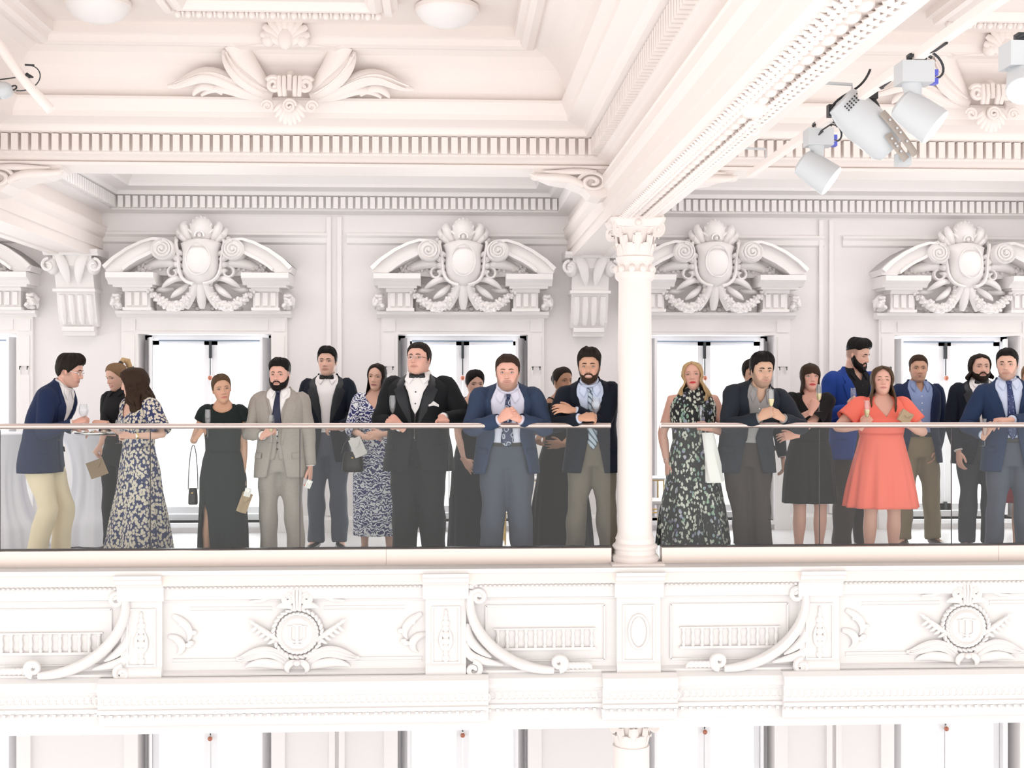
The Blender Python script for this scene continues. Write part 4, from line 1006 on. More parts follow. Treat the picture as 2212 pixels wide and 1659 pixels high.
        for sd, a in s.arms.items():
            V, Fc = hand(a['pose']); sc = s.k * (1.0 if m else .88) * s.w ** .25; x = a['fd']; z = a['dn'] - x * a['dn'].dot(x); z.normalize(); y = z.cross(x)
            # thumb side: for the person's right hand (sd -1) with dorsal z and fingers x the thumb is at +y
            fl = 1 if sd < 0 else -1
            Mx = np.array([list(x), list(y * fl), list(z)]); W = V * sc @ Mx + np.array(a['w'] + x * .012)
            cg.add(W, [tuple(reversed(f)) for f in Fc] if fl < 0 else Fc, sk * np.array((1.0, .94, .92)))
        h = make_head(s.hd); Rm = np.array(s.Rh); hc = np.array(s.hc)
        for V, C in zip(h.V, h.C): pass
        cg.add(np.concatenate(h.V) @ Rm.T + hc, h.F, np.concatenate(h.C))
        V = np.concatenate(cg.V); C = np.concatenate(cg.C); me = bpy.data.meshes.new('body'); me.from_pydata(V.tolist(), [], cg.F)
        ca = me.color_attributes.new('Col', 'FLOAT_COLOR', 'POINT'); ca.data.foreach_set('color', np.concatenate([C, np.ones((len(C), 1))], 1).astype('f').ravel())
        me.shade_smooth(); me.materials.append(SKM); s.parts['body'] = link('body', me, s.root)
        return s
    def onhead(s, VF, name, m, parent=None, solid=0):
        V, Fc = VF; return s.put(name, np.asarray(V) @ np.array(s.Rh).T + np.array(s.hc), Fc, m, parent, 2, solid)
    def headpt(s, p): return s.hc + s.Rh @ (Vector(p) * s.hd['hh'])
    # --- clothes
    def sleeve_pts(s, a, upto=1.0):
        sh, el, w = a['sh'], a['el'], a['w']; inn = Vector((sh.x * .70, sh.y, sh.z + .0)); d = w - el
        P_ = [inn, sh + (sh - inn) * .06 + Vector((0, 0, .004)), sh.lerp(el, .3), sh.lerp(el, .65), sh.lerp(el, .9), el.lerp(sh, .02), el + d * .1, el + d * .4, el + d * .75, el + d * .96]
        return P_
    def sleeves(s, m, rad, upto=10, wrk=.012, name='sleeve', parent=None, into=None):
        for sd, a in s.arms.items():
            pts = s.sleeve_pts(a)[:upto]; r = [q * s.k * (.55 + .45 * s.w) for q in rad[:upto]]
            # resample for smooth bends
            pp, rr = [], []
            for i in range(len(pts) - 1):
                for q in range(4): t = q / 4; pp.append(pts[i].lerp(pts[i + 1], t)); rr.append(r[i] + (r[i + 1] - r[i]) * t)
            pp.append(pts[-1]); rr.append(r[-1])
            for _ in range(3): pp = [pp[0]] + [(pp[i - 1] + pp[i] * 2 + pp[i + 1]) / 4 for i in range(1, len(pp) - 1)] + [pp[-1]]
            g = G(); g.tube(pp, rr, 16, cap=False); V = np.array(g.v).reshape(len(pp), 16, 3); c = V.mean(1, keepdims=True); d = V - c; d /= np.linalg.norm(d, axis=-1, keepdims=True)
            V = (V + d * (wr(V.reshape(-1, 3), wrk, 13, sd * 3.1)).reshape(len(pp), 16, 1)).reshape(-1, 3).tolist()
            Fc = list(g.f); n0 = len(V); last = np.array(V[-16:]); cc = last.mean(0); V += (cc + (last - cc) * .86 - np.array(d[-1] * 0)).tolist(); ax = (pp[-2] - pp[-1]).normalized(); V[-16:] = [list(Vector(v) + ax * .03) for v in V[-16:]]
            Fc += [(n0 - 16 + j, n0 - 16 + (j + 1) % 16, n0 + (j + 1) % 16, n0 + j) for j in range(16)]
            s.put(name, V, Fc, m, into)
    def shirt(s, m, off=.010, open_neck=False, collar=True, cuffs=True):
        zs = np.linspace(.572, .850, 24); zt = (lambda A: .850 - .058 * np.clip(1 - np.abs(np.sin(A)) / .42, 0, 1) * (np.cos(A) > 0)) if open_neck else None
        V, Fc = s.grid(s.tab, zs, lambda z: 0, lambda z: 2 * PI, off, 64, True, ztop=zt); sh = s.put('shirt', V, Fc, m)
        if collar:
            # stand and folded points
            nb = s.bend(np.array([[0, 0, .842 * s.H]]))[0]; r0 = .0615 * s.k * s.neckw
            A = np.linspace(.10 if not open_neck else .55, 2 * PI - (.10 if not open_neck else .55), 33); R = []
            for zf, rr in (((.838, 1.22), (.850, 1.10), (.862, 1.04), (.865, 1.08), (.857, 1.16), (.843, 1.30)) if not open_neck else ((.838, 1.24), (.846, 1.16), (.854, 1.12), (.856, 1.16), (.848, 1.22), (.836, 1.34))):
                low = (.013 * np.clip(1 - np.abs(np.minimum(A, 2 * PI - A) - .1) / 1.1, 0, 1)) if rr in (1.30, 1.16, 1.34, 1.22) and zf != .838 else 0
                p = np.stack([r0 * rr * np.sin(A), -r0 * rr * np.cos(A) * 1.0 + .004, np.full(33, zf * s.H) - np.asarray(low) * s.H - .012 * s.H * (np.cos(A) > -2) * np.clip(np.cos(A), 0, 1)], -1); R.append(s.bend(p))
            s.put('collar', np.concatenate(R), grid_faces(6, 33, False), m, sh, 2, .003)
            for sd in (-1, 1):
                q = ((.036, .838), (.072, .851), (.060, .792), (.090, .822)) if open_neck else ((.010, .842), (.070, .851), (.050, .803), (.084, .826)); R = []
                for u in np.linspace(0, 1, 5):
                    a = np.array(q[0]) * (1 - u) + np.array(q[2]) * u; b = np.array(q[1]) * (1 - u) + np.array(q[3]) * u; t = np.linspace(0, 1, 6)[:, None]; pt = a * (1 - t) + b * t
                    R.append(s.front(sd * pt[:, 0] * s.k * min(s.neckw, 1.15), pt[:, 1], off + .006 + .006 * u))
                s.put('collar_point', np.concatenate(R), grid_faces(5, 6, False), m, sh, 2, .003)
            if open_neck:
                for z in (.77, .735, .70, .665):
                    g = G(); g.sph(Vector(s.front([0.], [z], off + .002)[0]), (.006, .003, .006), 8, 5); ob('button', g, M['black'] if 'black' in m.name else M['paper'], sh, 2)
        if cuffs:
            for sd, a in s.arms.items():
                d = (a['w'] - a['el']).normalized(); g = G(); r = .040 * s.k; g.tube([a['w'] - d * .05, a['w'] - d * .012, a['w'] - d * .006], [r, r * .98, r * .88], 14); ob('cuff', g, m, sh, 2)
        s.parts['shirt'] = sh; return sh
    def front(s, x, z, off, tab=None):
        """points on the chest surface at lateral x (m) and height fraction z"""
        tab = tab or s.tab; x = np.asarray(x, float); z = np.asarray(z, float); rx, f, b = interp(tab, z); rx = rx * s.k + off; f = f * s.k + off; n = 2.35
        q = np.clip(1 - (np.abs(x) / rx) ** n, 0, 1) ** (1 / n); return s.bend(np.stack(np.broadcast_arrays(x, -f * q, z * s.H), -1).reshape(-1, 3))
    def tie(s, m, end=.575, w=.042, off=.018):
        zs = np.linspace(.832, end, 16); V = []
        for i, z in enumerate(zs):
            ww = (.016 + (w - .016) * min(1, i / 12)) * s.k
            if i == 15: ww = .001
            if i == 14: ww *= .55
            V.append(s.front(np.array([-ww, -ww * .5, 0, ww * .5, ww]), np.full(5, z), off + np.array([0, .003, .005, .003, 0])))
        t = s.put('tie', np.concatenate(V), grid_faces(16, 5, False), m, None, 2, .004)
        g = G(); p = s.front([0., 0.], [.842, .826], off + .004); g.tube([p[0], (p[0] + p[1]) / 2, p[1]], [(.024 * s.k, .014), (.022 * s.k, .016), (.014 * s.k, .010)], 10, up=(0, -1, 0)); ob('tie_knot', g, m, t, 2)
        return t
    def bowtie(s, m, off=.016):
        c = Vector(s.front([0.], [.838], off)[0]); k = s.k
        t = thing_part('bow_tie', s.root); 
        g = G(); g.sph(c, (.014 * k, .012, .015 * k), 10, 6); ob('knot', g, m, t, 2)
        for sd in (-1, 1):
            g = G(); g.tube([c + Vector((sd * .005, 0, 0)), c + Vector((sd * .03 * k, -.004, 0)), c + Vector((sd * .058 * k, .006, -.001)), c + Vector((sd * .062 * k, .008, 0))], [(.008, .008), (.010, .018 * k), (.010, .029 * k), (.004, .028 * k)], 10, up=(0, 0, 1)); ob('wing', g, m, t, 2)
    def jacket(s, m, op, lm=None, hem=.43, lapel=True, button=.60, wrk=.011, rad=(.058, .074, .071, .066, .063, .062, .060, .054, .049, .047), buttons=1, bm=None):
        """op: [(z/H, half opening deg)] from hem up to neck"""
        oz = [q[0] for q in op]; oa = [math.radians(q[1]) for q in op]; a0 = lambda z: float(np.interp(z, oz, oa))
        zs = np.unique(np.concatenate([np.linspace(hem, .78, 30), np.linspace(.79, .858, 12)])); cols = 58
        def off(z): return .0
        V, Fc = s.grid(s.jtab, zs, a0, lambda z: 2 * PI - a0(z), 0, cols, False, wrk=wrk, seed=s.X * 3)
        # turn the front edges and the hem inward
        V = V.reshape(len(zs), cols, 3); c = V.mean(1, keepdims=True); 
        inn = V + (c - V) * (.016 / np.maximum(np.linalg.norm(c - V, axis=-1, keepdims=True), .05))
        W = np.concatenate([inn[:, :1], V, inn[:, -1:]], 1); hm = np.concatenate([inn[:1, :1], inn[:1], inn[:1, -1:]], 1) + np.array([0, 0, .01]); W = np.concatenate([hm, W], 0)
        j = s.put('jacket', W.reshape(-1, 3), grid_faces(len(zs) + 1, cols + 2, False), m); s.parts['jacket'] = j
        s.sleeves(m, rad, into=j)
        if lapel:
            for sd in (-1, 1):
                R = []
                for i, q in enumerate(np.linspace(0, 1, 22)):
                    z = button + (.846 - button) * q; e = a0(z); rx, f, b = interp(s.jtab, z); rr = float(rx) * s.k
                    wd = .012 + .072 * sst(0, .62, q) if q < .72 else (.050 if q < .78 else .056 * (1 - .45 * (q - .78) / .22))
                    wd *= s.k
                    ang = np.array([e - .02, e + .004 / rr, e + wd * .5 / rr, e + wd / rr, e + wd / rr + .004]); o = np.array([.002, .011, .010, .009, -.004])
                    R.append(s.surf(s.jtab, sd * ang if sd > 0 else -ang, np.full(5, z), o))
                V = np.concatenate(R); s.put('lapel', V, grid_faces(22, 5, False), lm or m, j, True)
        for sd in (-1, 1):   # pocket flaps
            R = []
            for z, o in ((.548, .003), (.545, .009), (.522, .010), (.520, .004)): R.append(s.surf(s.jtab, sd * np.linspace(.62, 1.12, 7), np.full(7, z), o + .5 * wrk))
            s.put('pocket_flap', np.concatenate(R), grid_faces(4, 7, False), m, j, 2)
        for q in range(buttons):
            zb = button - .012 - q * .055; e = 0.02; p = Vector(s.surf(s.jtab, [e], [zb], .002)[0]); g = G(); g.sph(p, (.010, .005, .010), 10, 6); ob('button', g, bm or M['black'], j, 2)
        return j
    def pocket_square(s, m, sd=1):
        p = s.front([sd * .115 * s.k * s.w, sd * .145 * s.k * s.w, sd * .085 * s.k * s.w], [.712, .706, .708], .010, s.jtab); a, b, c = [Vector(q) for q in p]; up = Vector((0, 0, .036)); f = Vector((0, -.006, 0))
        V = [c, a, b, b + up * .5 + f, a + up * 1.0 + f, (a + c) / 2 + up * .55 + f, c + up * .35 + f]; s.put('pocket_square', V, [(0, 1, 2, 3, 4, 5, 6)], m, s.parts['jacket'], 0, .004)
    def trousers(s, m, rad=(.108, .100, .082, .076, .078, .074, .076), top=.585, wrk=.015, hem=.0, belt=None, buckle=False):
        k = s.k; g = G(); A = np.linspace(0, 2 * PI, 25)[:-1]; b = .6 + .4 * s.w
        R = [s.surf(s.tab, A, np.full(24, z), o) for z, o in ((.455, .008), (.48, .012), (.52, .014), (.56, .012), (top, .010))]; g.rings([[tuple(p) for p in r] for r in R], True, True)
        for i in (0, 1):
            h, kn, an = s.leg(i); fz = Vector((0, .01, 0)); e = an + Vector((0, -.012, -.035 * s.H * .5 + hem))
            pts = [h + Vector(((-.004, .004)[i], 0, .05)), h.lerp(kn, .3), h.lerp(kn, .75), kn, kn.lerp(an, .35), kn.lerp(an, .8), e]; r = [x * k * b for x in rad]
            pp, rr = [], []
            for q in range(len(pts) - 1):
                for u in range(4): t = u / 4; pp.append(pts[q].lerp(pts[q + 1], t)); rr.append(r[q] + (r[q + 1] - r[q]) * t)
            pp.append(pts[-1]); rr.append(r[-1]); g.tube(pp, [(x, x * 1.08) for x in rr], 16, up=(0, 1, 0))
        V, N, Fc = remesh(g, .016, 4); V = V + N * (wr(V, wrk, 11, s.X) * sst(.52, .40, V[:, 2] / s.H) - .004 * sst(.42, .50, V[:, 2] / s.H))[:, None]; t = s.put('trousers', V, Fc, m); s.parts['trousers'] = t
        if belt:
            V, Fc = s.grid(s.tab, [top - .022, top - .02, top - .002, top], lambda z: 0, lambda z: 2 * PI, .016, 40, True); bo = s.put('belt', V, Fc, belt, t, 2, .004)
        if buckle:
            p = Vector(s.surf(s.tab, [0.], [top - .011], .022)[0]); g = G()
            for q in ((-.024, -.018, -.018, .018), (.018, .024, -.018, .018), (-.018, .018, -.018, -.012), (-.018, .018, .012, .018)): g.box(p.x + q[0], p.x + q[1], p.y - .005, p.y + .005, p.z + q[2], p.z + q[3])
            ob('buckle', g, M['brass'], bo)
    def shoes(s, m, heel=0):
        for i in (0, 1):
            h, kn, an = s.leg(i); fo = s.feet[i]; ex = (fo[4] if len(fo) > 4 else (-.03, .03)[i]); k = s.k; z0 = (fo[2] if len(fo) > 2 else 0)
            R = []
            for y, w, t, sh in ((.085, .018, .05, 0), (.07, .034, .075, 0), (.02, .038, .085, 0), (-.03, .042, .075, .2), (-.09, .050, .055, .6), (-.15, .047, .042, 1), (-.19, .030, .034, 1.2), (-.205, .008, .022, 1.3)):
                R.append([(an.x + ex * sh + w * k * math.cos(a), an.y + y * k, z0 + .003 + max(0, t * k * (.5 + .5 * math.sin(a)))) for a in np.linspace(0, 2 * PI, 15)[:-1]])
            g = G(); g.rings(R, True, True); ob('shoe', g, m, s.root, 2)
    def dress(s, m, hem, skirt, neck=None, top=.84, off=.010, sleeve=0, rad=None, fold=.012, nf=9, seed=0, back=None, wrk=.004, waist=.60, name='dress', slit=None):
        """skirt: [(z, rx, f, b)] below the waist; neck(A) -> top height fraction"""
        kk = 1.0; tb = sorted([(z, rx, f, b) for z, rx, f, b in skirt] + [q for q in s.tab if q[0] > max(z for z, *_ in skirt) + .005])
        zs = np.concatenate([np.linspace(hem, waist, 26), np.linspace(waist + .008, top, 24)])
        fd = lambda A, z: fold * sst(waist, hem, z) * (np.sin(A * nf + seed + 2 * np.sin(A * 2 + seed)) + .5 * np.sin(A * nf * 2.3 + seed * 2))
        if back is None: V, Fc = s.grid(tb, zs, lambda z: 0, lambda z: 2 * PI, off, 96, True, fd, None, wrk, seed)
        if neck is not None:
            zl = np.linspace(hem, waist, 26); sa, sz, sg = slit or (0, 0, 0); gp = lambda z: sg * float(np.clip((sz - z) / (sz - hem), 0, 1)) ** .6 if slit else 0
            V1, F1 = s.grid(tb, zl, lambda z: sa + gp(z), lambda z: sa + 2 * PI - gp(z) - (2 * PI / 96 if not slit else 0), off, 96, False, fd, None, wrk, seed)
            if not slit: F1 = grid_faces(26, 96, True)
            zu = np.linspace(waist, top, 24); V2, F2 = s.grid(tb, zu, lambda z: 0, lambda z: 2 * PI, off, 96, True, None, neck, wrk, seed)
            V = np.concatenate([V1, V2]); Fc = F1 + [tuple(i + len(V1) for i in f) for f in F2]
            Fc += [] if slit else [(25 * 96 + j, 25 * 96 + (j + 1) % 96, 26 * 96 + (j + 1) % 96, 26 * 96 + j) for j in range(96)]
        d = s.put(name, V, Fc, m, None, 2, .004); s.parts[name] = d
        if sleeve: s.sleeves(m, rad or (.050, .062, .062, .060, .058, .056, .054, .050, .046, .043), sleeve, .004, into=d)
        return d
def thing_part(name, parent): o = link(name, None, parent); o.empty_display_size = .05; return o
# ---- cloth patterns
def ramp(nt, fac, stops, mode='LINEAR'):
    r = nt.nodes.new('ShaderNodeValToRGB'); r.color_ramp.interpolation = mode; e = r.color_ramp.elements
    while len(e) > 1: e.remove(e[-1])
    e[0].position, e[0].color = stops[0][0], (*stops[0][1], 1)
    for p, c in stops[1:]: q = e.new(p); q.color = (*c, 1)
    nt.links.new(fac, r.inputs[0]); return r.outputs[0]
def coords(nt, sc=(1, 1, 1), dist=0, dsc=10):
    tc = nt.nodes.new('ShaderNodeTexCoord'); mp = nt.nodes.new('ShaderNodeMapping'); mp.inputs['Scale'].default_value = sc; nt.links.new(tc.outputs['Object'], mp.inputs[0]); o = mp.outputs[0]
    if dist:
        no = nt.nodes.new('ShaderNodeTexNoise'); no.inputs['Scale'].default_value = dsc; nt.links.new(o, no.inputs['Vector'])
        ad = nt.nodes.new('ShaderNodeVectorMath'); ad.operation = 'MULTIPLY_ADD'; ad.inputs[1].default_value = (dist,) * 3; nt.links.new(no.outputs['Color'], ad.inputs[0]); nt.links.new(o, ad.inputs[2]); o = ad.outputs[0]
    return o
def vor(nt, co, sc, feat='F1'):
    v = nt.nodes.new('ShaderNodeTexVoronoi'); v.feature = feat; v.inputs['Scale'].default_value = sc; nt.links.new(co, v.inputs['Vector']); return v
def flower_cloth():
    m, nt, b = nodes('navy_cream_flower_cloth'); co = coords(nt, (1, .9, .8), .012, 60); v = vor(nt, co, 46)
    nt.links.new(ramp(nt, v.outputs['Distance'], [(0, (.40, .33, .22)), (.12, (.62, .56, .45)), (.50, (.55, .50, .42)), (.56, (.018, .028, .10))]), b.inputs['Base Color']); b.inputs['Roughness'].default_value = .8; return m
def damask_cloth():
    m, nt, b = nodes('blue_white_damask_cloth'); co = coords(nt, (1, 1, .75), .10, 9); w = nt.nodes.new('ShaderNodeTexWave'); w.wave_type = 'RINGS'; w.inputs['Scale'].default_value = 15; w.inputs['Distortion'].default_value = 9; w.inputs['Detail'].default_value = 1.0; w.inputs['Detail Scale'].default_value = 2.2
    nt.links.new(co, w.inputs['Vector']); nt.links.new(ramp(nt, w.outputs['Color'], [(0, (.018, .022, .13)), (.52, (.018, .022, .13)), (.56, (.72, .74, .78))]), b.inputs['Base Color']); b.inputs['Roughness'].default_value = .75; return m
def garden_cloth():
    m, nt, b = nodes('black_garden_print_cloth'); co = coords(nt, (1.3, 1.3, .8), .03, 30); v = vor(nt, co, 30); n = nt.nodes.new('ShaderNodeTexNoise'); n.inputs['Scale'].default_value = 7; n.inputs['Detail'].default_value = 1; nt.links.new(co, n.inputs['Vector'])
    hue = ramp(nt, n.outputs['Fac'], [(0, (.62, .64, .58)), (.50, (.60, .63, .55)), (.56, (.20, .36, .25)), (.62, (.33, .30, .52)), (.68, (.55, .60, .52))])
    msk = ramp(nt, v.outputs['Distance'], [(0, (1, 1, 1)), (.40, (1, 1, 1)), (.46, (0, 0, 0))])
    n2 = nt.nodes.new('ShaderNodeTexNoise'); n2.inputs['Scale'].default_value = 12; nt.links.new(co, n2.inputs['Vector']); m2 = ramp(nt, n2.outputs['Fac'], [(.36, (0, 0, 0)), (.42, (1, 1, 1))])
    mu = nt.nodes.new('ShaderNodeMath'); mu.operation = 'MULTIPLY'; nt.links.new(msk, mu.inputs[0]); nt.links.new(m2, mu.inputs[1])
    mx = nt.nodes.new('ShaderNodeMix'); mx.data_type = 'RGBA'; mx.inputs['A'].default_value = (.012, .014, .016, 1); nt.links.new(hue, mx.inputs['B']); nt.links.new(mu.outputs[0], mx.inputs['Factor']); nt.links.new(mx.outputs['Result'], b.inputs['Base Color']); b.inputs['Roughness'].default_value = .75; return m
def paisley_tie():
    m, nt, b = nodes('navy_paisley_silk'); co = coords(nt, (1, 1, .7), .02, 40); v = vor(nt, co, 26)
    nt.links.new(ramp(nt, v.outputs['Distance'], [(0, (.5, .52, .58)), (.16, (.02, .03, .09)), (.34, (.02, .03, .09)), (.38, (.45, .48, .56)), (.49, (.45, .48, .56)), (.53, (.02, .03, .09))]), b.inputs['Base Color']); b.inputs['Roughness'].default_value = .4; return m
def stripe_tie():
    m, nt, b = nodes('pale_blue_striped_silk'); co = coords(nt); w = nt.nodes.new('ShaderNodeTexWave'); w.bands_direction = 'DIAGONAL'; w.inputs['Scale'].default_value = 14; nt.links.new(co, w.inputs['Vector'])
    nt.links.new(ramp(nt, w.outputs['Color'], [(0, (.42, .50, .58)), (.7, (.42, .50, .58)), (.78, (.07, .10, .16))]), b.inputs['Base Color']); b.inputs['Roughness'].default_value = .4; return m
def dot_tie():
    m, nt, b = nodes('blue_dotted_silk'); co = coords(nt); v = vor(nt, co, 75); nt.links.new(ramp(nt, v.outputs['Distance'], [(0, (.3, .38, .55)), (.22, (.3, .38, .55)), (.28, (.015, .03, .12))]), b.inputs['Base Color']); b.inputs['Roughness'].default_value = .4; return m
FB = lambda n, c, **k: fabric(n, c, **k)
C_ = dict(navy=FB('navy_wool', (.012, .022, .065)), midnight=FB('midnight_wool', (.006, .009, .018)), black=FB('black_wool', (.008, .009, .011)), grey=FB('grey_tweed', (.34, .31, .28), sc=160, var=.25), blue=FB('slate_blue_wool', (.030, .048, .095)),
    royal=FB('royal_blue_cloth', (.012, .045, .24)), charcoal=FB('charcoal_wool', (.016, .021, .030)), suitblue=FB('deep_blue_wool', (.018, .035, .085)), cream=FB('cream_chino', (.74, .64, .46)), khaki=FB('khaki_chino', (.25, .20, .12)), slate=FB('slate_trousers', (.075, .085, .115)),
    dkgrey=FB('dark_grey_trousers', (.05, .052, .065)), brown=FB('dark_brown_trousers', (.045, .035, .032)), taupe=FB('taupe_trousers', (.16, .14, .11)), white=FB('white_shirting', (.82, .80, .80), bump=.05, var=.02), lav=FB('pale_lavender_shirting', (.66, .66, .78), bump=.05), sky=FB('light_blue_shirting', (.24, .31, .52), bump=.05), palesky=FB('pale_blue_shirting', (.55, .62, .78), bump=.05), greysh=FB('grey_shirting', (.28, .27, .27), bump=.05, sc=300, var=.2), blacksh=FB('black_shirting', (.010, .010, .012)),
    bdress=FB('black_jersey', (.010, .016, .016)), lace=FB('black_lace', (.010, .010, .013), sc=90, var=.4), wrap=FB('black_crepe', (.008, .007, .008)), coral=FB('coral_crepe', (.80, .17, .125), bump=.08, var=.05), wine=FB('burgundy_cloth', (.20, .02, .03)), silkblack=mat('black_satin', (.006, .006, .008), .3), lap=mat('satin_lapel', (.008, .010, .014), .45),
    leather=mat('black_leather', (.012, .011, .011), .35, bump=.15, scale=80), tan=mat('brown_leather', (.06, .03, .02), .4), nude=mat('nude_leather', (.45, .28, .20), .4),
    flower=flower_cloth(), damask=damask_cloth(), garden=garden_cloth(), paisley=paisley_tie(), stripe=stripe_tie(), dots=dot_tie(), navytie=mat('navy_silk', (.01, .014, .045), .4))
HR = dict(black=(.010, .008, .008), dark=(.022, .014, .010), brown=(.055, .030, .018), mid=(.13, .075, .04), lbrown=(.20, .12, .065), blond=(.50, .34, .18), grey=(.16, .13, .11))
HM = {k: hairmat('hair_' + k, v) for k, v in HR.items()}
CLOSED = [(.43, 15), (.50, 8), (.56, 3), (.60, 1.2), (.66, 6), (.72, 13), (.78, 20), (.815, 30), (.835, 52), (.85, 80), (.862, 100)]
OPENJ = [(.43, 40), (.52, 34), (.60, 27), (.68, 25), (.75, 27), (.80, 32), (.82, 40), (.838, 58), (.85, 85), (.862, 100)]
HALF = [(.43, 24), (.52, 17), (.60, 11), (.68, 14), (.75, 19), (.80, 26), (.82, 36), (.838, 56), (.85, 82), (.862, 100)]
def specs(p, m=None):
    t = thing_part('eyeglasses', p.root); g = G(); mm = m or M['silver']
    for s in (-1, 1):
        g.tube([p.headpt((s * (.15 + .095 * math.cos(a)), -.43 + .05 * abs(math.cos(a) + .3), -.01 + .07 * math.sin(a))) for a in np.linspace(0, 2 * PI, 19)], .0016, 5, cap=False)
        g.tube([p.headpt((s * .245, -.38, .01)), p.headpt((s * .335, -.1, .02)), p.headpt((s * .335, .04, .0))], .0018, 5)
    g.tube([p.headpt((-.055, -.44, .0)), p.headpt((0, -.455, .012)), p.headpt((.055, -.44, .0))], .0016, 5)
    ob('frame', g, mm, t, True)
def short_hair(p, col, thick=.05, top=.05, line=LINE_M, seed=1): return p.onhead(hair_cap(p.hd, line, thick, top, seed), 'hair', HM[col])
def suit(p, jm, tm, sm, op=CLOSED, button=.60, lm=None, tie=None, bow=None, square=False, buttons=1, belt=None, tie_end=.575, tie_w=.042, open_neck=False, collar=True, shoe='leather', vest=None, trad=None, vv=(.60, .68, .76, .80)):
    p.body(); p.shirt(sm, open_neck=open_neck, collar=collar)
    if vest:
        oz = [.50, .575] + list(vv) + [.85]; oa = [8, .4, .4, 7, 14, 22, 90]; a0 = lambda z: math.radians(float(np.interp(z, oz, oa)))
        V, Fc = p.grid(p.tab, np.linspace(.515, .825, 24), a0, lambda z: 2 * PI - a0(z), .018, 48, False); v = p.put('waistcoat', V, Fc, vest, None, 2, .004)
        for q in range(4):
            pt = Vector(p.surf(p.tab, [0.03], [.655 - q * .03], .021)[0]); g = G(); g.sph(pt, (.007, .004, .007), 8, 5); ob('button', g, M['black'], v, 2)
    if tie: p.tie(tie, tie_end, tie_w)
    if bow: p.bowtie(bow)
    p.jacket(jm, op, lm, button=button, buttons=buttons)
    if square: p.pocket_square(C_['white'])
    kw = {'rad': trad} if trad else {}
    p.trousers(tm, belt=belt, buckle=tm is C_['khaki'], **kw); p.shoes(C_[shoe]); return p
VN = lambda depth, w=.9, top=.836: (lambda A: np.where(np.cos(A) > 0, np.minimum(top, top - depth * np.clip(1 - np.abs(np.sin(A)) / w, 0, 1)), top))

SN = lambda depth, w=.8, top=.836: (lambda A: np.where(np.cos(A) > 0, top - depth * np.clip(1 - (np.sin(A) / w) ** 2, 0, 1), top))
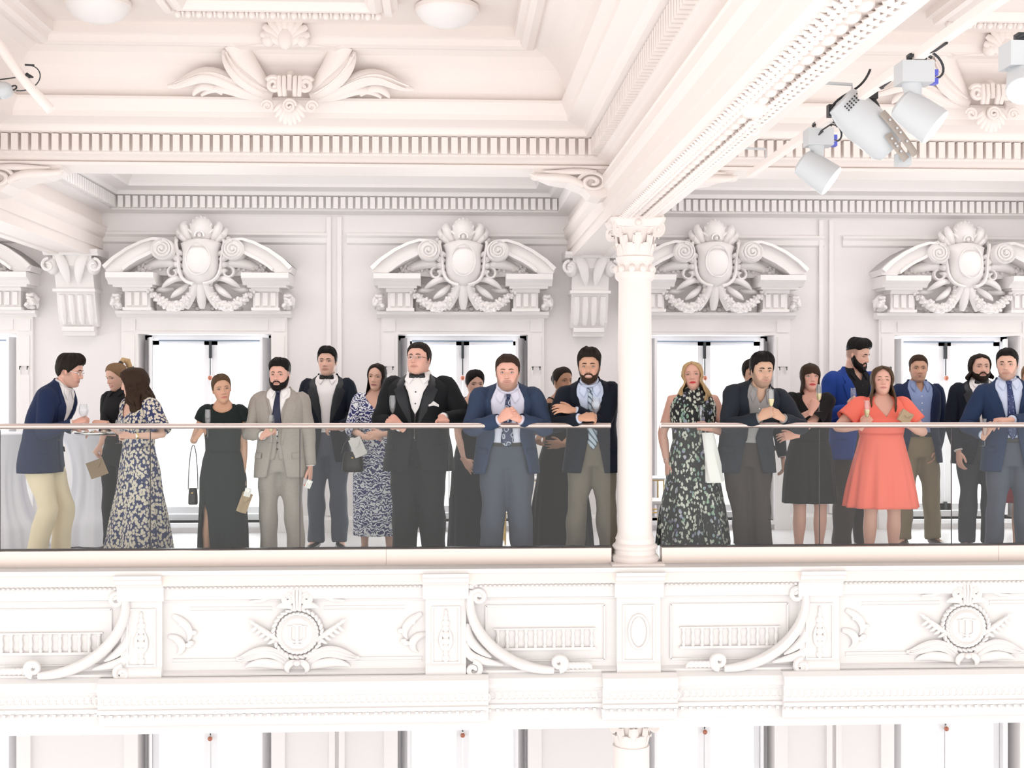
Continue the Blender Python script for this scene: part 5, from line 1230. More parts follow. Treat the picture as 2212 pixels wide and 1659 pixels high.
# ---- the guests, from left to right
def guests():
    # 1 bending man
    p = Person('man in navy jacket and cream trousers bending towards the tray', 96, 11.0, 1.84, 80, lean=27, hip=(0, .03), drop=.03, skin='pink', head=(6, 12, 0), feet=((-.09, .02), (.10, -.10)), hd=dict(hairc=HR['dark'], stubble=.25))
    p.arm(-1, (160, 914, 10.75), (.9, -.1, .35), (0, -.6, .8), (-.6, 0, -1), 'grip').arm(1, (160, 926, 11.25), (1, 0, 0), (0, 0, 1), (-.4, .3, -1), 'pinch')
    suit(p, C_['navy'], C_['cream'], C_['white'], [(.43, 3), (.50, 2)] + CLOSED[2:], tie=None, shoe='tan', open_neck=False); short_hair(p, 'dark', .085, .06, [(0, .28), (40, .26), (55, .17), (70, .05), (84, -.06), (94, .02), (110, .03), (125, -.18), (180, -.30)], 4); specs(p)
    # 2 server
    p = Person('smiling server with a blond ponytail in a black shirt, holding a tray', 262, 11.75, 1.72, -28, 'f', w=.98, skin='fair', head=(-12, 14, 0), hd=dict(hairc=HR['lbrown'], mouth='smile', lip=(.55, .2, .18)))
    p.arm(-1, (214, 982, 11.35), (-.5, -.1, -.8), (-.6, -.6, .3), (.5, .8, -.5), 'pinch').arm(1, (240, 940, 11.2), (-1, -.2, .05), (0, .2, -1), (.8, .4, -.6), 'open')
    p.body(); p.shirt(C_['blacksh'], .012, cuffs=False); p.sleeves(C_['blacksh'], (.055, .070, .066, .06, .058, .056, .054, .048, .043, .04), 8, .004, into=p.parts['shirt']); p.trousers(C_['black']); p.shoes(C_['leather'])
    h = p.onhead(hair_cap(p.hd, LINE_F, .03, .02, 2), 'hair', HM['lbrown']); g = G(); g.tube([p.headpt(q) for q in ((0, .30, .44), (.02, .44, .56), (.05, .60, .48), (.07, .64, .2), (.05, .62, -.05))], [.018, .026, .03, .026, .008], 10); ob('ponytail', g, HM['blond'], h, 2)
    g = G(); g.tube([p.headpt((0, .30, .44)), p.headpt((.005, .36, .50))], .022, 10); ob('hair_tie', g, M['black'], h, 2)
    # 3 flowered dress
    p = Person('long-haired woman in a navy dress with cream flowers, turned away to the left', 300, 10.75, 1.655, -42, 'f', w=1.0, skin='fair', head=(-38, 10, 0), hd=dict(hairc=HR['brown']))
    p.arm(1, (284, 942, 10.42), (-1, -.1, .15), (0, -.7, .7), (1, .1, -.6), 'grip').arm(-1, (226, 913, 10.85), (-1, 0, .1), (0, -.3, 1), (.3, .3, -1), 'fist')
    p.body(); p.dress(C_['flower'], .035, [(.03, .27, .25, .25), (.2, .235, .20, .21), (.35, .20, .15, .165), (.44, .188, .118, .142), (.50, .182, .110, .128), (.56, .155, .105, .10)], VN(.10), .838, sleeve=5, rad=(.062, .078, .08, .082, .085), fold=.018, nf=7, seed=1); p.shoes(C_['nude'])
    p.onhead(hair_long(p.hd, -1.12, [(.5, 0), (.36, 0), (.3, 30), (.15, 48), (0, 58), (-.3, 50), (-.7, 44), (-1.3, 50)], .08, .60, .54, .06, 3), 'hair', HM['brown'], None, .012)
    t = p.arms[1]; g = G(); d = (t['w'] - t['el']).normalized(); c = t['w'] - d * .045; g.tube([c - d * .008, c + d * .008], .026, 14); w = ob('wristwatch', g, M['brass'], p.root, True); g = G(); g.sph(c + (p.Ri @ Vector((0, -.028, .0))), (.018, .006, .018), 12, 6); ob('dial', g, M['paper'], w, 2)
    # 4 black dress
    p = Person('woman in a long plain black dress holding a flute and a kraft envelope', 482, 10.6, 1.60, 4, 'f', w=.95, skin='tan', head=(14, 0, -8), hd=dict(hairc=HR['brown'], smile=.8, gaze=(.3, .3), lip=(.50, .20, .17)), feet=((-.13, -.04), (.09, .02)))
    p.arm(-1, (424, 946, 10.42), (.55, -.2, .75), (-.6, -.5, .3), (-.5, .4, -1), 'grip').arm(1, (526, 1036, 10.6), (.15, -.2, -1), (1, -.2, 0), (.6, .9, 0), 'pinch')
    p.body(); p.dress(C_['bdress'], .03, [(.03, .20, .17, .18), (.2, .19, .155, .165), (.35, .18, .13, .15), (.46, .183, .112, .136), (.55, .158, .108, .106)], SN(.042, .75, .834), .834, sleeve=3, rad=(.056, .068, .066), fold=.008, nf=8, seed=2, slit=(-.75, .33, .42)); p.shoes(C_['leather'])
    p.onhead(hair_cap(p.hd, LINE_F, .045, .025, 5), 'hair', HM['mid']); g = G(); g.sph(p.headpt((0, .42, .12)), .045, 12, 8); ob('hair_bun', g, HM['mid'], p.root, 2)
    # 5 grey suit
    p = Person('bearded man in a light grey three-piece suit with dark tie, holding a flute', 606, 10.66, 1.72, -6, w=1.0, skin='pink', head=(-4, -2, 0), hd=dict(hairc=HR['black'], iris=(.12, .14, .13), jaw=1.04), feet=((-.11, 0), (.14, 0)))
    p.arm(-1, (569, 941, 10.40), (.75, -.2, .55), (-.4, -.8, .3), (-.8, .5, -.8), 'grip').arm(1, (672, 1020, 10.62), (.0, -.1, -1), (1, -.2, 0), (.6, .9, 0), 'relaxed')
    suit(p, C_['grey'], C_['grey'], C_['white'], HALF, .585, tie=C_['navytie'], tie_end=.66, vest=C_['grey'], buttons=0)
    short_hair(p, 'black', .035, .085, [(0, .30), (25, .305), (45, .26), (55, .18), (66, .16), (78, .12), (95, .16), (130, .02), (180, -.05)], 6); p.onhead(beard_patch(p.hd, .045), 'beard', HM['black'])
    # 6 navy tuxedo
    p = Person('tall man in a navy dinner jacket and black bow tie behind the grey suit', 708, 11.9, 1.86, -2, w=.97, skin='fair', head=(-6, -3, 0), hd=dict(hairc=HR['black'], jaw=1.03, stubble=.12))
    p.arm(1, (735, 924, 11.55), (-1, -.2, .05), (0, -.5, .8), (.8, .6, -.6), 'pinch')
    suit(p, C_['midnight'], C_['slate'], C_['white'], HALF, .60, C_['lap'], bow=C_['silkblack']); short_hair(p, 'black', .045, .06, seed=7)
    # 7 damask dress
    p = Person('dark-haired woman in a blue and white damask dress beside the man in glasses', 814, 11.45, 1.715, -4, 'f', w=.98, skin='fair', head=(-10, 3, 5), hd=dict(hairc=HR['dark'], gaze=(-.4, 0), eye_open=.75, lip=(.42, .17, .16)))
    p.arm(-1, (790, 944, 11.15), (.9, -.2, .1), (0, -.8, .5), (-.8, .4, -.8), 'relaxed').arm(1, (828, 938, 11.15), (-.9, -.2, 0), (0, -.8, .5), (.8, .4, -.8), 'relaxed')
    p.body(); p.dress(C_['damask'], .105, [(.10, .185, .165, .165), (.25, .19, .15, .16), (.40, .19, .125, .15), (.48, .185, .112, .13), (.56, .158, .106, .102)], VN(.09, .8), .838, sleeve=8, fold=.008, nf=6, seed=3); p.shoes(C_['nude'])
    p.onhead(hair_long(p.hd, -.95, [(.5, 0), (.37, 0), (.30, 36), (.15, 50), (0, 58), (-.3, 60), (-1, 66)], .045, .36, .42, .01, 7), 'hair', HM['dark'], None, .01)
    # 8 tuxedo and glasses
    p = Person('broad man in black dinner suit, bow tie and glasses, holding an empty flute', 905, 10.55, 1.86, -8, w=1.25, d=1.2, belly=.075, skin='pink', head=(-14, -10, 0), hd=dict(hairc=HR['dark'], wide=1.06, jaw=1.10, gaze=(-.3, .3), stubble=.1), neck=1.3, feet=((-.12, 0), (.12, 0)), hs=1.04)
    p.arm(-1, (866, 922, 10.25), (-.6, -.4, .55), (.2, -.9, .3), (-.9, .4, -.7), 'grip').arm(1, (955, 902, 10.18), (.15, -1, -.25), (0, -.2, 1), (.9, .5, -.5), 'fist')
    suit(p, C_['black'], C_['black'], C_['white'], [(.43, 12), (.56, 5), (.60, 3), (.64, 6), (.70, 10), (.76, 15), (.815, 25), (.835, 45), (.85, 80), (.862, 100)], .61, C_['lap'], bow=C_['silkblack'], square=True, buttons=0, vest=C_['black'], vv=(.675, .70, .77, .80), trad=(.125, .118, .10, .092, .092, .088, .088)); short_hair(p, 'dark', .04, .025, seed=8); specs(p)
    for z in (.77, .72):
        g = G(); g.sph(Vector(p.front([0.], [z], .016)[0]), (.006, .004, .006), 8, 5); ob('stud', g, M['black'], p.parts['shirt'], 2)
    # 9 woman behind
    p = Person('dark-haired woman in black lace half hidden between the two broad men', 1024, 11.3, 1.645, 8, 'f', w=1.02, skin='fair', head=(6, 4, 0), hd=dict(hairc=HR['black'], iris=(.06, .06, .07)))
    p.arm(-1, (1004, 1003, 11.0), (.6, -.3, -.7), (0, -1, 0), (-1, .5, -.2), 'relaxed')
    p.body(); p.dress(C_['lace'], .03, [(.03, .22, .20, .20), (.3, .20, .16, .17), (.46, .188, .112, .136), (.55, .16, .108, .106)], lambda A: .815 - .03 * np.cos(A - .6), .82, sleeve=0, fold=.01, nf=7, seed=4); p.shoes(C_['leather'])
    p.onhead(hair_cap(p.hd, [(0, .32), (20, .27), (45, .15), (62, .04), (78, -.04), (95, -.06), (180, -.25)], .05, .035, 9), 'hair', HM['black']); g = G(); g.sph(p.headpt((0, .46, .05)), .055, 12, 8); ob('hair_bun', g, HM['black'], p.root, 2)
    # 10 slate blue suit leaning
    p = Person('man in a slate blue suit and paisley tie with hands clasped over the rail', 1094, 10.40, 1.815, 0, w=1.2, hs=1.09, d=1.12, belly=.045, lean=34, hip=(0, .05), skin='pink', head=(-6, -2, 0), hd=dict(hairc=HR['dark'], wide=1.04, jaw=1.05, stubble=.7, iris=(.2, .25, .3), hairc2=0), neck=1.2, feet=((-.12, .02), (.13, .02)))
    p.hd['hairc'] = HR['mid']
    p.arm(-1, (1080, 906, 9.96), (.75, -.35, .55), (-.3, -.9, .35), (-1, .3, -.7), 'clasp').arm(1, (1122, 906, 9.97), (-.75, -.35, .5), (.3, -.9, .35), (1, .3, -.7), 'clasp')
    suit(p, C_['blue'], C_['slate'], C_['lav'], OPENJ, .58, tie=C_['paisley'], tie_end=.555, tie_w=.05, square=True, buttons=0, belt=C_['leather'], trad=(.122, .115, .098, .088, .088, .082, .084)); short_hair(p, 'brown', .035, .05, seed=10)
    # 11 woman behind
    p = Person('woman with bare tanned arm in a long dark dress behind the navy suited man', 1212, 11.15, 1.67, 12, 'f', w=1.0, skin='deep', head=(18, 0, 0), hd=dict(hairc=HR['dark'], gaze=(.3, 0)))
    p.arm(-1, (1170, 934, 10.85), (-.3, -.4, -.5), (-.7, -.6, 0), (-.6, .9, -.3), 'pinch').arm(1, (1215, 960, 10.85), (-.8, -.4, 0), (0, -1, 0), (.7, .7, -.3))
    p.body(); p.dress(C_['wrap'], .02, [(.02, .26, .22, .24), (.25, .23, .18, .2), (.42, .195, .13, .155), (.50, .185, .112, .13), (.56, .16, .108, .104)], lambda A: .80 + .0 * A, .80, fold=.014, nf=6, seed=5); p.shoes(C_['leather'])
    g = G()
    for sx in (-1, 1): g.tube([Vector(q) for q in p.surf(p.tab, [sx * .6, sx * .55, sx * .75, sx * 1.5, sx * 2.3], [.79, .805, .822, .828, .80], .008)], .006, 6)
    ob('strap', g, C_['wrap'], p.parts['dress'], True)
    p.onhead(hair_cap(p.hd, LINE_F, .035, .02, 11), 'hair', HM['dark']); g = G(); g.sph(p.headpt((0, .42, .1)), .05, 12, 8); ob('hair_bun', g, HM['dark'], p.root, 2)
    # 12 navy suit leaning, crossed arms
    p = Person('smiling man in a navy suit leaning on the rail with crossed arms', 1272, 10.38, 1.835, -4, hs=1.04, w=1.03, lean=27, hip=(.03, .04), side=-4, skin='tan', head=(-6, -2, 0), hd=dict(hairc=HR['dark'], mouth='smile', stubble=.8, iris=(.15, .2, .2), mouth_w=1.15), feet=((-.12, .0), (.16, .04)))
    p.arm(1, (1240, 887, 10.03), (-1, -.1, .2), (0, -.75, .6), (1, .3, -.8), 'relaxed').arm(-1, (1254, 903, 9.96), (1, -.15, .12), (0, -.8, .6), (-1, .3, -.8), 'pinch')
    suit(p, C_['midnight'], C_['taupe'], C_['palesky'], HALF, .58, tie=C_['stripe'], tie_end=.53, buttons=0); short_hair(p, 'dark', .05, .085, seed=12)
    p.onhead(beard_patch(p.hd, .016), 'beard', HM['brown'])
    # 13 blond woman
    p = Person('blond woman in a sleeveless black dress with a garden print beside the column', 1497, 10.6, 1.715, -4, 'f', w=1.06, armw=1.22, skin='pink', head=(-10, -8, -4), hd=dict(hairc=HR['blond'], browc=(.28, .18, .1), lip=(.60, .06, .06), eye_open=.7, iris=(.2, .22, .2), smile=.4), feet=((-.1, 0), (.1, 0)))
    p.arm(-1, (1441, 1000, 10.6), (0, -.15, -1), (-1, -.3, 0), (-.6, .9, 0), 'relaxed').arm(1, (1532, 926, 10.36), (-.8, -.3, .3), (.3, -.9, .3), (.9, .6, -.5), 'grip')
    p.body(); a1 = lambda z: float(np.interp(z, [.10, .745, .77, .80, .83, .85, .858], [PI, PI, 1.75, 1.1, .95, 1.5, 2.6])); tb = sorted([(.10, .265, .24, .25), (.25, .24, .20, .21), (.40, .20, .135, .16), (.48, .19, .115, .135), (.56, .165, .108, .104)] + [q for q in p.tab if q[0] > .57])
    zs = np.concatenate([np.linspace(.105, .60, 28), np.linspace(.61, .858, 26)]); fd = lambda A, z: .020 * sst(.58, .10, z) * (np.sin(A * 8 + 1 + 2 * np.sin(A * 2)) + .4 * np.sin(A * 19)) + .006 * np.sin(A * 40) * sst(.1, .12, z) * (z < .25)
    V, Fc = p.grid(tb, zs, lambda z: -a1(z), a1, .010, 97, False, fd, None, .004, 6); d = p.put('dress', V, Fc, C_['garden'], None, 2, .004); p.parts['dress'] = d; p.shoes(C_['nude'])
    p.onhead(hair_long(p.hd, -.92, [(.5, 0), (.38, 0), (.31, 32), (.15, 50), (0, 58), (-.3, 56), (-.9, 48)], .075, .56, .42, .055, 13), 'hair', HM['blond'], None, .014)
    a = p.arms[-1]; g = G(); dd = (a['w'] - a['el']).normalized(); g.tube([a['w'] - dd * .03, a['w'] - dd * .025], .030, 12, cap=False); ob('bracelet', g, M['silver'], p.root, True)
    # 14 sliver behind
    p = Person('dark-haired guest almost hidden behind the man in the grey shirt', 1624, 11.55, 1.735, 0, w=1.0, skin='tan', head=(0, 0, 0), hd=dict(hairc=HR['dark']))
    suit(p, C_['midnight'], C_['black'], C_['white'], CLOSED); short_hair(p, 'dark', .08, .05, seed=14)
    # 15 charcoal jacket leaning
    p = Person('man in charcoal jacket and grey shirt leaning on the rail with a flute', 1622, 10.38, 1.82, 4, hs=1.03, w=1.06, lean=31, hip=(-.03, .05), side=6, skin='olive', head=(2, 3, 0), hd=dict(hairc=HR['black'], stubble=.55, brow=1.25, smile=.6, gaze=(-.2, 0)), feet=((-.02, .06), (.10, -.05)))
    p.arm(-1, (1641, 902, 9.96), (.75, -.3, .45), (-.3, -.9, .35), (-1, .3, -.7), 'clasp').arm(1, (1690, 903, 9.97), (-.8, -.3, .45), (.3, -.9, .35), (1, .3, -.8), 'clasp')
    suit(p, C_['charcoal'], C_['brown'], C_['greysh'], HALF, .58, open_neck=True, buttons=0); short_hair(p, 'black', .06, .08, seed=15)
    # 16 fringe woman
    p = Person('woman with a dark fringe in a black wrap dress, arms crossed and flute raised', 1748, 10.8, 1.705, 0, 'f', w=1.05, skin='pink', head=(-2, -4, 0), hd=dict(hairc=HR['dark'], lip=(.55, .08, .08), iris=(.2, .24, .26)), feet=((-.085, 0), (.085, 0)))
    p.arm(-1, (1752, 889, 10.42), (.35, -.25, .9), (-.2, -.9, .1), (-.8, .2, -.9), 'grip').arm(1, (1718, 941, 10.50), (-1, -.1, -.05), (0, -.8, .5), (1, .3, -.7), 'relaxed')
    p.body(); p.dress(C_['wrap'], .295, [(.29, .215, .17, .18), (.40, .205, .145, .165), (.48, .192, .120, .14), (.56, .165, .11, .106)], VN(.13, .62), .838, sleeve=6, rad=(.058, .074, .072, .074, .078, .08), fold=.012, nf=8, seed=7); p.shoes(C_['leather'])
    p.onhead(hair_long(p.hd, -.62, [(.5, 0), (.10, 0), (.085, 40), (0, 54), (-.3, 58), (-.62, 62)], .05, .35, .40, .015, 16, front=.40), 'hair', HM['brown'], None, .01)
    # 17 royal blue
    p = Person('tall man with a full black beard in a royal blue jacket', 1842, 11.5, 1.93, 18, w=1.12, skin='fair', head=(26, 14, 0), hd=dict(hairc=HR['black'], brow=1.2, eye_open=.6))
    p.arm(-1, (1836, 886, 11.15), (.4, -.3, .8), (-.4, -.9, .2), (-.8, .5, -.8), 'grip')
    suit(p, C_['royal'], C_['brown'], C_['blacksh'], HALF, .58, open_neck=True, buttons=0); short_hair(p, 'black', .035, .10, [(0, .31), (25, .31), (45, .28), (55, .23), (68, .2), (90, .22), (130, .1), (180, .02)], 17); p.onhead(beard_patch(p.hd, .085), 'beard', HM['black'])
    # 18 coral dress
    p = Person('brown-haired woman in a coral short dress with closed eyes, holding a flute', 1904, 10.48, 1.67, -4, 'f', w=1.16, armw=1.18, d=1.05, skin='pink', head=(-8, -8, 0), hd=dict(hairc=HR['mid'], eye_open=.1, lip=(.58, .25, .22), wide=1.0, jaw=.92), feet=((-.10, 0), (.10, 0)))
    p.arm(-1, (1862, 921, 10.24), (.45, -.3, .7), (-.4, -.9, .2), (-1, .3, -.7), 'grip').arm(1, (1956, 914, 10.28), (-.2, -.4, .8), (.5, -.9, 0), (1, .4, -.7), 'grip')
    p.body(); p.dress(C_['coral'], .295, [(.29, .285, .235, .235), (.40, .255, .205, .20), (.50, .222, .172, .16), (.58, .185, .140, .115), (.64, .160, .128, .10)], VN(.10, .62), .838, sleeve=4, rad=(.050, .068, .073, .080), fold=.014, nf=9, seed=8, waist=.655); p.shoes(C_['nude'])
    p.onhead(hair_long(p.hd, -1.15, [(.5, 0), (.37, 0), (.31, 30), (.15, 46), (0, 56), (-.3, 58), (-.8, 56), (-1.2, 60)], .045, .44, .40, .02, 18, fwd=.12), 'hair', HM['mid'], None, .01)
    # 19 khaki
    p = Person('man in navy jacket, blue shirt and khaki trousers with open mouth', 1982, 11.9, 1.80, -4, w=1.0, skin='tan', head=(-8, 0, 0), hd=dict(hairc=HR['brown'], mouth='open', stubble=.3), feet=((-.13, .0), (.15, .0)))
    p.arm(1, (2022, 975, 11.85), (-.4, -.4, -.9), (1, -.3, 0), (1, .6, 0), 'relaxed')
    suit(p, C_['navy'], C_['khaki'], C_['sky'], OPENJ, .58, open_neck=True, buttons=0, belt=C_['leather'], shoe='tan'); short_hair(p, 'brown', .035, .03, seed=19)
    # 20 long-haired man
    p = Person('man with long dark hair, beard and bow tie in a dark suit', 2114, 11.6, 1.81, -4, w=1.08, belly=.03, skin='fair', head=(0, -2, 0), hd=dict(hairc=HR['dark'], wide=1.05, jaw=1.1))
    p.arm(-1, (2071, 975, 11.5), (0, -.15, -1), (-1, -.2, 0), (-.6, .9, 0), 'relaxed')
    suit(p, C_['midnight'], C_['dkgrey'], C_['white'], HALF, .60, C_['lap'], bow=C_['silkblack']); p.onhead(hair_long(p.hd, -.45, [(.5, 0), (.36, 0), (.28, 45), (.1, 60), (0, 70), (-.45, 72)], .06, .44, .44, .05, 20), 'hair', HM['dark'], None, .012); p.onhead(beard_patch(p.hd, .04), 'beard', HM['dark'])
    # 21 deep blue suit
    p = Person('man in a deep blue suit and dotted tie with one hand on the rail', 2183, 10.48, 1.815, -16, w=1.05, lean=5, side=-4, skin='fair', head=(-14, 0, 0), hd=dict(hairc=HR['black'], stubble=.45, gaze=(-.3, 0)), feet=((-.14, -.02), (.12, .05)))
    p.arm(1, (2184, 907, 10.10), (-1, -.25, -.1), (0, -.5, 1), (.9, .5, -.6), 'flat').arm(-1, (2126, 940, 10.26), (.1, -.5, .6), (-.8, -.5, .2), (-.6, .8, -.7), 'grip')
    suit(p, C_['suitblue'], C_['slate'], C_['palesky'], HALF, .58, tie=C_['dots'], buttons=0, belt=C_['leather']); short_hair(p, 'black', .04, .045, seed=21)
    # 22 burgundy
    p = Person('woman in a burgundy dress cut off by the right edge of the picture', 2224, 11.25, 1.70, -8, 'f', w=1.05, skin='tan', head=(-10, 0, 0), hd=dict(hairc=HR['lbrown']))
    p.body(); p.dress(C_['wine'], .27, [(.26, .26, .22, .22), (.40, .235, .18, .19), (.48, .20, .13, .145), (.56, .165, .108, .106)], VN(.07, .8), .838, sleeve=4, fold=.014, nf=8, seed=9); p.shoes(C_['nude'])
    p.onhead(hair_cap(p.hd, LINE_F, .04, .03, 22), 'hair', HM['lbrown']); g = G(); g.sph(p.headpt((0, .42, .12)), .045, 12, 8); ob('hair_bun', g, HM['lbrown'], p.root, 2)
guests()
# ---- drinks
def glass(kind, px, py, Y, label, fill=0, tilt=(0, 0), grp='drinking glasses in guests hands', inverted=False):
    """px,py: foot of the glass in the photo"""
    p = P(px, py, Y); t = thing('champagne_flute' if kind == 'flute' else 'wine_glass', label, 'glass', p, 0, grp); t.rotation_euler = (tilt[0], tilt[1], 0)
    if kind == 'flute':
        st = [(.001, .004), (.004, .006), (.0035, .02), (.0035, .075), (.006, .085)]; bo = [(.006, .084), (.016, .10), (.0225, .13), (.0245, .165), (.0235, .20), (.0215, .225)]; fl = [(.0, .088), (.013, .10), (.0205, .13), (.0222, .15)]
    else:
        st = [(.001, .004), (.005, .006), (.004, .02), (.004, .07), (.008, .078)]; bo = [(.008, .077), (.025, .09), (.036, .112), (.039, .135), (.036, .165), (.031, .19)]; fl = [(.0, .08), (.022, .09), (.033, .112), (.034, .12)]
    g = G(); g.lathe([(.0, 0), (.033, .0), (.034, .002), (.012, .005), (.0, .006)], 20); ob('foot', g, M['crystal'], t, True)
    g = G(); g.lathe(st, 10); ob('stem', g, M['crystal'], t, True)
    g = G(); g.lathe(bo + [(r - .0015, z) for r, z in reversed(bo)], 24, cap=False); ob('bowl', g, M['crystal'], t, True)
    if fill: g = G(); g.lathe(fl + [(.0, fl[-1][1])], 20); ob('wine', g, M['wine'] if fill == 1 else M['water'], t, True)
    return t
M['water'] = thin_glass('clear_drink', (.85, .85, .86), 1.33)
glass('flute', 449, 945, 10.34, 'empty flute held by the woman in the plain black dress')
glass('flute', 586, 957, 10.30, 'flute of pale wine before the grey waistcoat', 1)
glass('flute', 848, 915, 10.20, 'empty flute in the hand of the man in glasses')
glass('wine', 1287, 912, 9.95, 'short wine glass held over the rail by the smiling man in navy', 2)
glass('flute', 1514, 935, 10.30, 'flute held low by the blond woman in the garden print')
glass('flute', 1666, 903, 9.90, 'half full flute between the clasped hands of the man in the grey shirt', 1)
glass('flute', 1769, 889, 10.36, 'flute of wine raised by the woman with the dark fringe', 1)
glass('flute', 1843, 893, 11.06, 'flute before the black shirt of the man with the full beard')
glass('flute', 1873, 925, 10.16, 'flute of wine held by the woman in coral', 1)
glass('flute', 2127, 964, 10.20, 'flute held below the rail by the man in the deep blue suit')
glass('wine', 181, 922, 10.72, 'wine glass in the hand of the bending man in the navy jacket')
glass('wine', 259, 958, 10.34, 'wine glass held by the woman in the flowered navy dress')
# ---- paper things
def card(name, px, py, Y, w, h, rz, rot, m, label, cat, depth=.012):
    t = thing(name, label, cat, P(px, py, Y)); g = G(); n = 7; R = []
    for i in range(n):
        u = i / (n - 1) - .5; R.append([(u * w, -.5 * depth + .010 * math.sin(u * 5), -h / 2 * (1 - .08 * abs(u))), (u * w, .5 * depth + .010 * math.sin(u * 5), -h / 2 * (1 - .08 * abs(u))), (u * w, .5 * depth + .012 * math.sin(u * 6 + 1), h / 2), (u * w, -.5 * depth + .012 * math.sin(u * 6 + 1), h / 2)])
    g.rings(R, True, True); ob('body', g, m, t, True)
    g = G(); g.prism([(-w * .48, h * .46), (w * .48, h * .46), (w * .1, h * .05), (-w * .1, h * .05)], -.5 * depth - .006, -.5 * depth - .001); ob('flap', g, m, t)
    t.rotation_euler = (0, rot, rz); return t
card('kraft_envelope', 210, 1012, 11.3, .15, .15, 0, -.35, M['kraft'], 'crumpled kraft paper packet in the hand of the server', 'packet')
card('kraft_envelope', 528, 1086, 10.5, .085, .17, .2, .35, M['kraft'], 'kraft envelope held low by the woman in the plain black dress', 'envelope')
card('kraft_envelope', 1955, 901, 10.2, .10, .10, 0, .5, M['kraft'], 'small kraft cone in the hand of the woman in coral', 'packet', .03)
card('paper_napkin', 667, 1046, 10.52, .045, .07, 0, .4, M['paper'], 'white folded napkin in the lowered hand of the man in grey', 'napkin')
card('paper_napkin', 535, 1064, 10.44, .05, .07, 0, .3, M['paper'], 'white napkin in the lowered hand of the woman in plain black', 'napkin')
card('paper_napkin', 715, 922, 11.52, .08, .05, 0, .1, M['paper'], 'white napkin in the hand of the man in the navy dinner jacket', 'napkin')
card('paper_napkin', 773, 966, 11.19, .11, .17, 0, -.4, M['paper'], 'white folded paper hanging beside the blue and white damask dress', 'paper')
# draped white wrap
t = thing('white_wrap', 'white cloth wrap hanging over the arm of the blond woman', 'wrap', P(1545, 1040, 10.34)); g = G(); R = []
for i in range(12):
    z = .40 * i / 11; w = .075 - .03 * (i / 11); R.append([(-.06 * (i / 11) + w * math.cos(a) + .008 * math.sin(a * 4 + z * 9), (.028 + .006 * math.sin(a * 5)) * math.sin(a), z) for a in np.linspace(0, 2 * PI, 25)[:-1]])
g.rings(R, True, True); ob('drape', g, M['paper'], t, True); g = G(); g.box(-.07, .07, -.005, .005, -.012, .004); ob('hem', g, M['paper'], t)
def bag(px, py, Y, w, h, label, strap):
    t = thing('handbag', label, 'bag', P(px, py, Y)); g = G(); R = []
    for z, a, b in ((0, .42, .7), (.08, .5, 1), (.5, .48, .9), (.92, .42, .6), (1, .38, .4)): R.append([(w * a * math.cos(q) * (abs(math.cos(q)) ** -.4 if abs(math.cos(q)) > .05 else 1) * .8, .03 * b * math.sin(q), z * h) for q in np.linspace(0, 2 * PI, 21)[:-1]])
    g.rings(R, True, True); ob('bag_body', g, C_['leather'], t, True)
    g = G(); g.tube(bez([(-w * .4, 0, h * .9), (-w * .3, 0, strap), (w * .3, 0.03, strap), (w * .4, 0, h * .9)], 14), .004, 6); ob('strap', g, C_['leather'], t, True)
    g = G(); g.sph((0, -.03, h * .7), (.012, .006, .008), 8, 5); ob('clasp', g, M['brass'], t, True)
bag(417, 1090, 10.72, .10, .14, 'small black shoulder bag at the side of the woman in plain black', .62)
bag(762, 1020, 11.25, .24, .18, 'black handbag hanging beside the woman in the damask dress', .36)
# tray with snacks
t = thing('serving_tray', 'dark round serving tray carried by the server', 'tray', P(208, 939, 11.02)); g = G(); g.lathe([(.0, 0), (.16, .0), (.18, .012), (.182, .02), (.172, .016), (.155, .006), (.0, .006)], 36); ob('plate', g, M['silver'], t, True); g = G(); g.lathe([(.0, .007), (.15, .007), (.15, .011), (.0, .011)], 30); ob('liner', g, M['wood'], t, True)
rr = random.Random(2)
for i, (nm) in enumerate(('left', 'middle', 'right', 'rear left', 'rear right')):
    p = P(208, 939, 11.02); x = (-.08, -.01, .07, -.05, .05)[i]; y = (-.04, -.06, -.03, .06, .06)[i]
    o = thing('canape', 'small golden canape on the serving tray, %s of five' % nm, 'canape', (p.x + x, 11.02 + y, p.z + .011), 0, 'canapes on the tray'); g = G(); g.lathe([(.0, 0), (.018, 0), (.020, .008), (.012, .014), (.0, .015)], 12); ob('crust', g, M['kraft'], o, True); g = G(); g.sph((0, 0, .017), (.012, .012, .007), 10, 6); ob('topping', g, M['paper'], o, True)
# cocktail tables
def cocktail(px, Y, r, label):
    t = thing('cocktail_table', label, 'table', (P(px, 1000, Y).x, Y, 0)); g = G(); R = []; n = 96
    for i in range(26):
        u = i / 25; z = 1.06 * (1 - u) + .012; k = .30 + .12 * abs(u - .35) + .55 * max(0, u - .55) ** 1.3
        rad = r * (1 - .38 * math.sin(PI * min(1, u * 1.25)) ** .8 * (u < .8) + (.62 * max(0, u - .72)))
        R.append([((rad + .035 * u * math.sin(9 * a + 1.5 * math.sin(3 * a)) + .012 * u * math.sin(23 * a)) * math.cos(a), (rad + .035 * u * math.sin(9 * a + 1.5 * math.sin(3 * a)) + .012 * u * math.sin(23 * a)) * math.sin(a), z) for a in np.linspace(0, 2 * PI, n + 1)[:-1]])
    g.rings(R, True, False); ob('tablecloth', g, M['cloth'], t, 2); g = G(); g.lathe([(.0, 1.06), (r, 1.06), (r + .006, 1.068), (r, 1.078), (.0, 1.079)], 48); ob('table_top', g, M['cloth'], t, True)
    g = G(); g.lathe([(.0, .0), (.22, .0), (.22, .015), (.03, .03), (.03, 1.05)], 24); ob('pedestal', g, M['silver'], t, True)
cocktail(-2, 12.1, .36, 'tall cocktail table under a floor-length white cloth at the left edge')
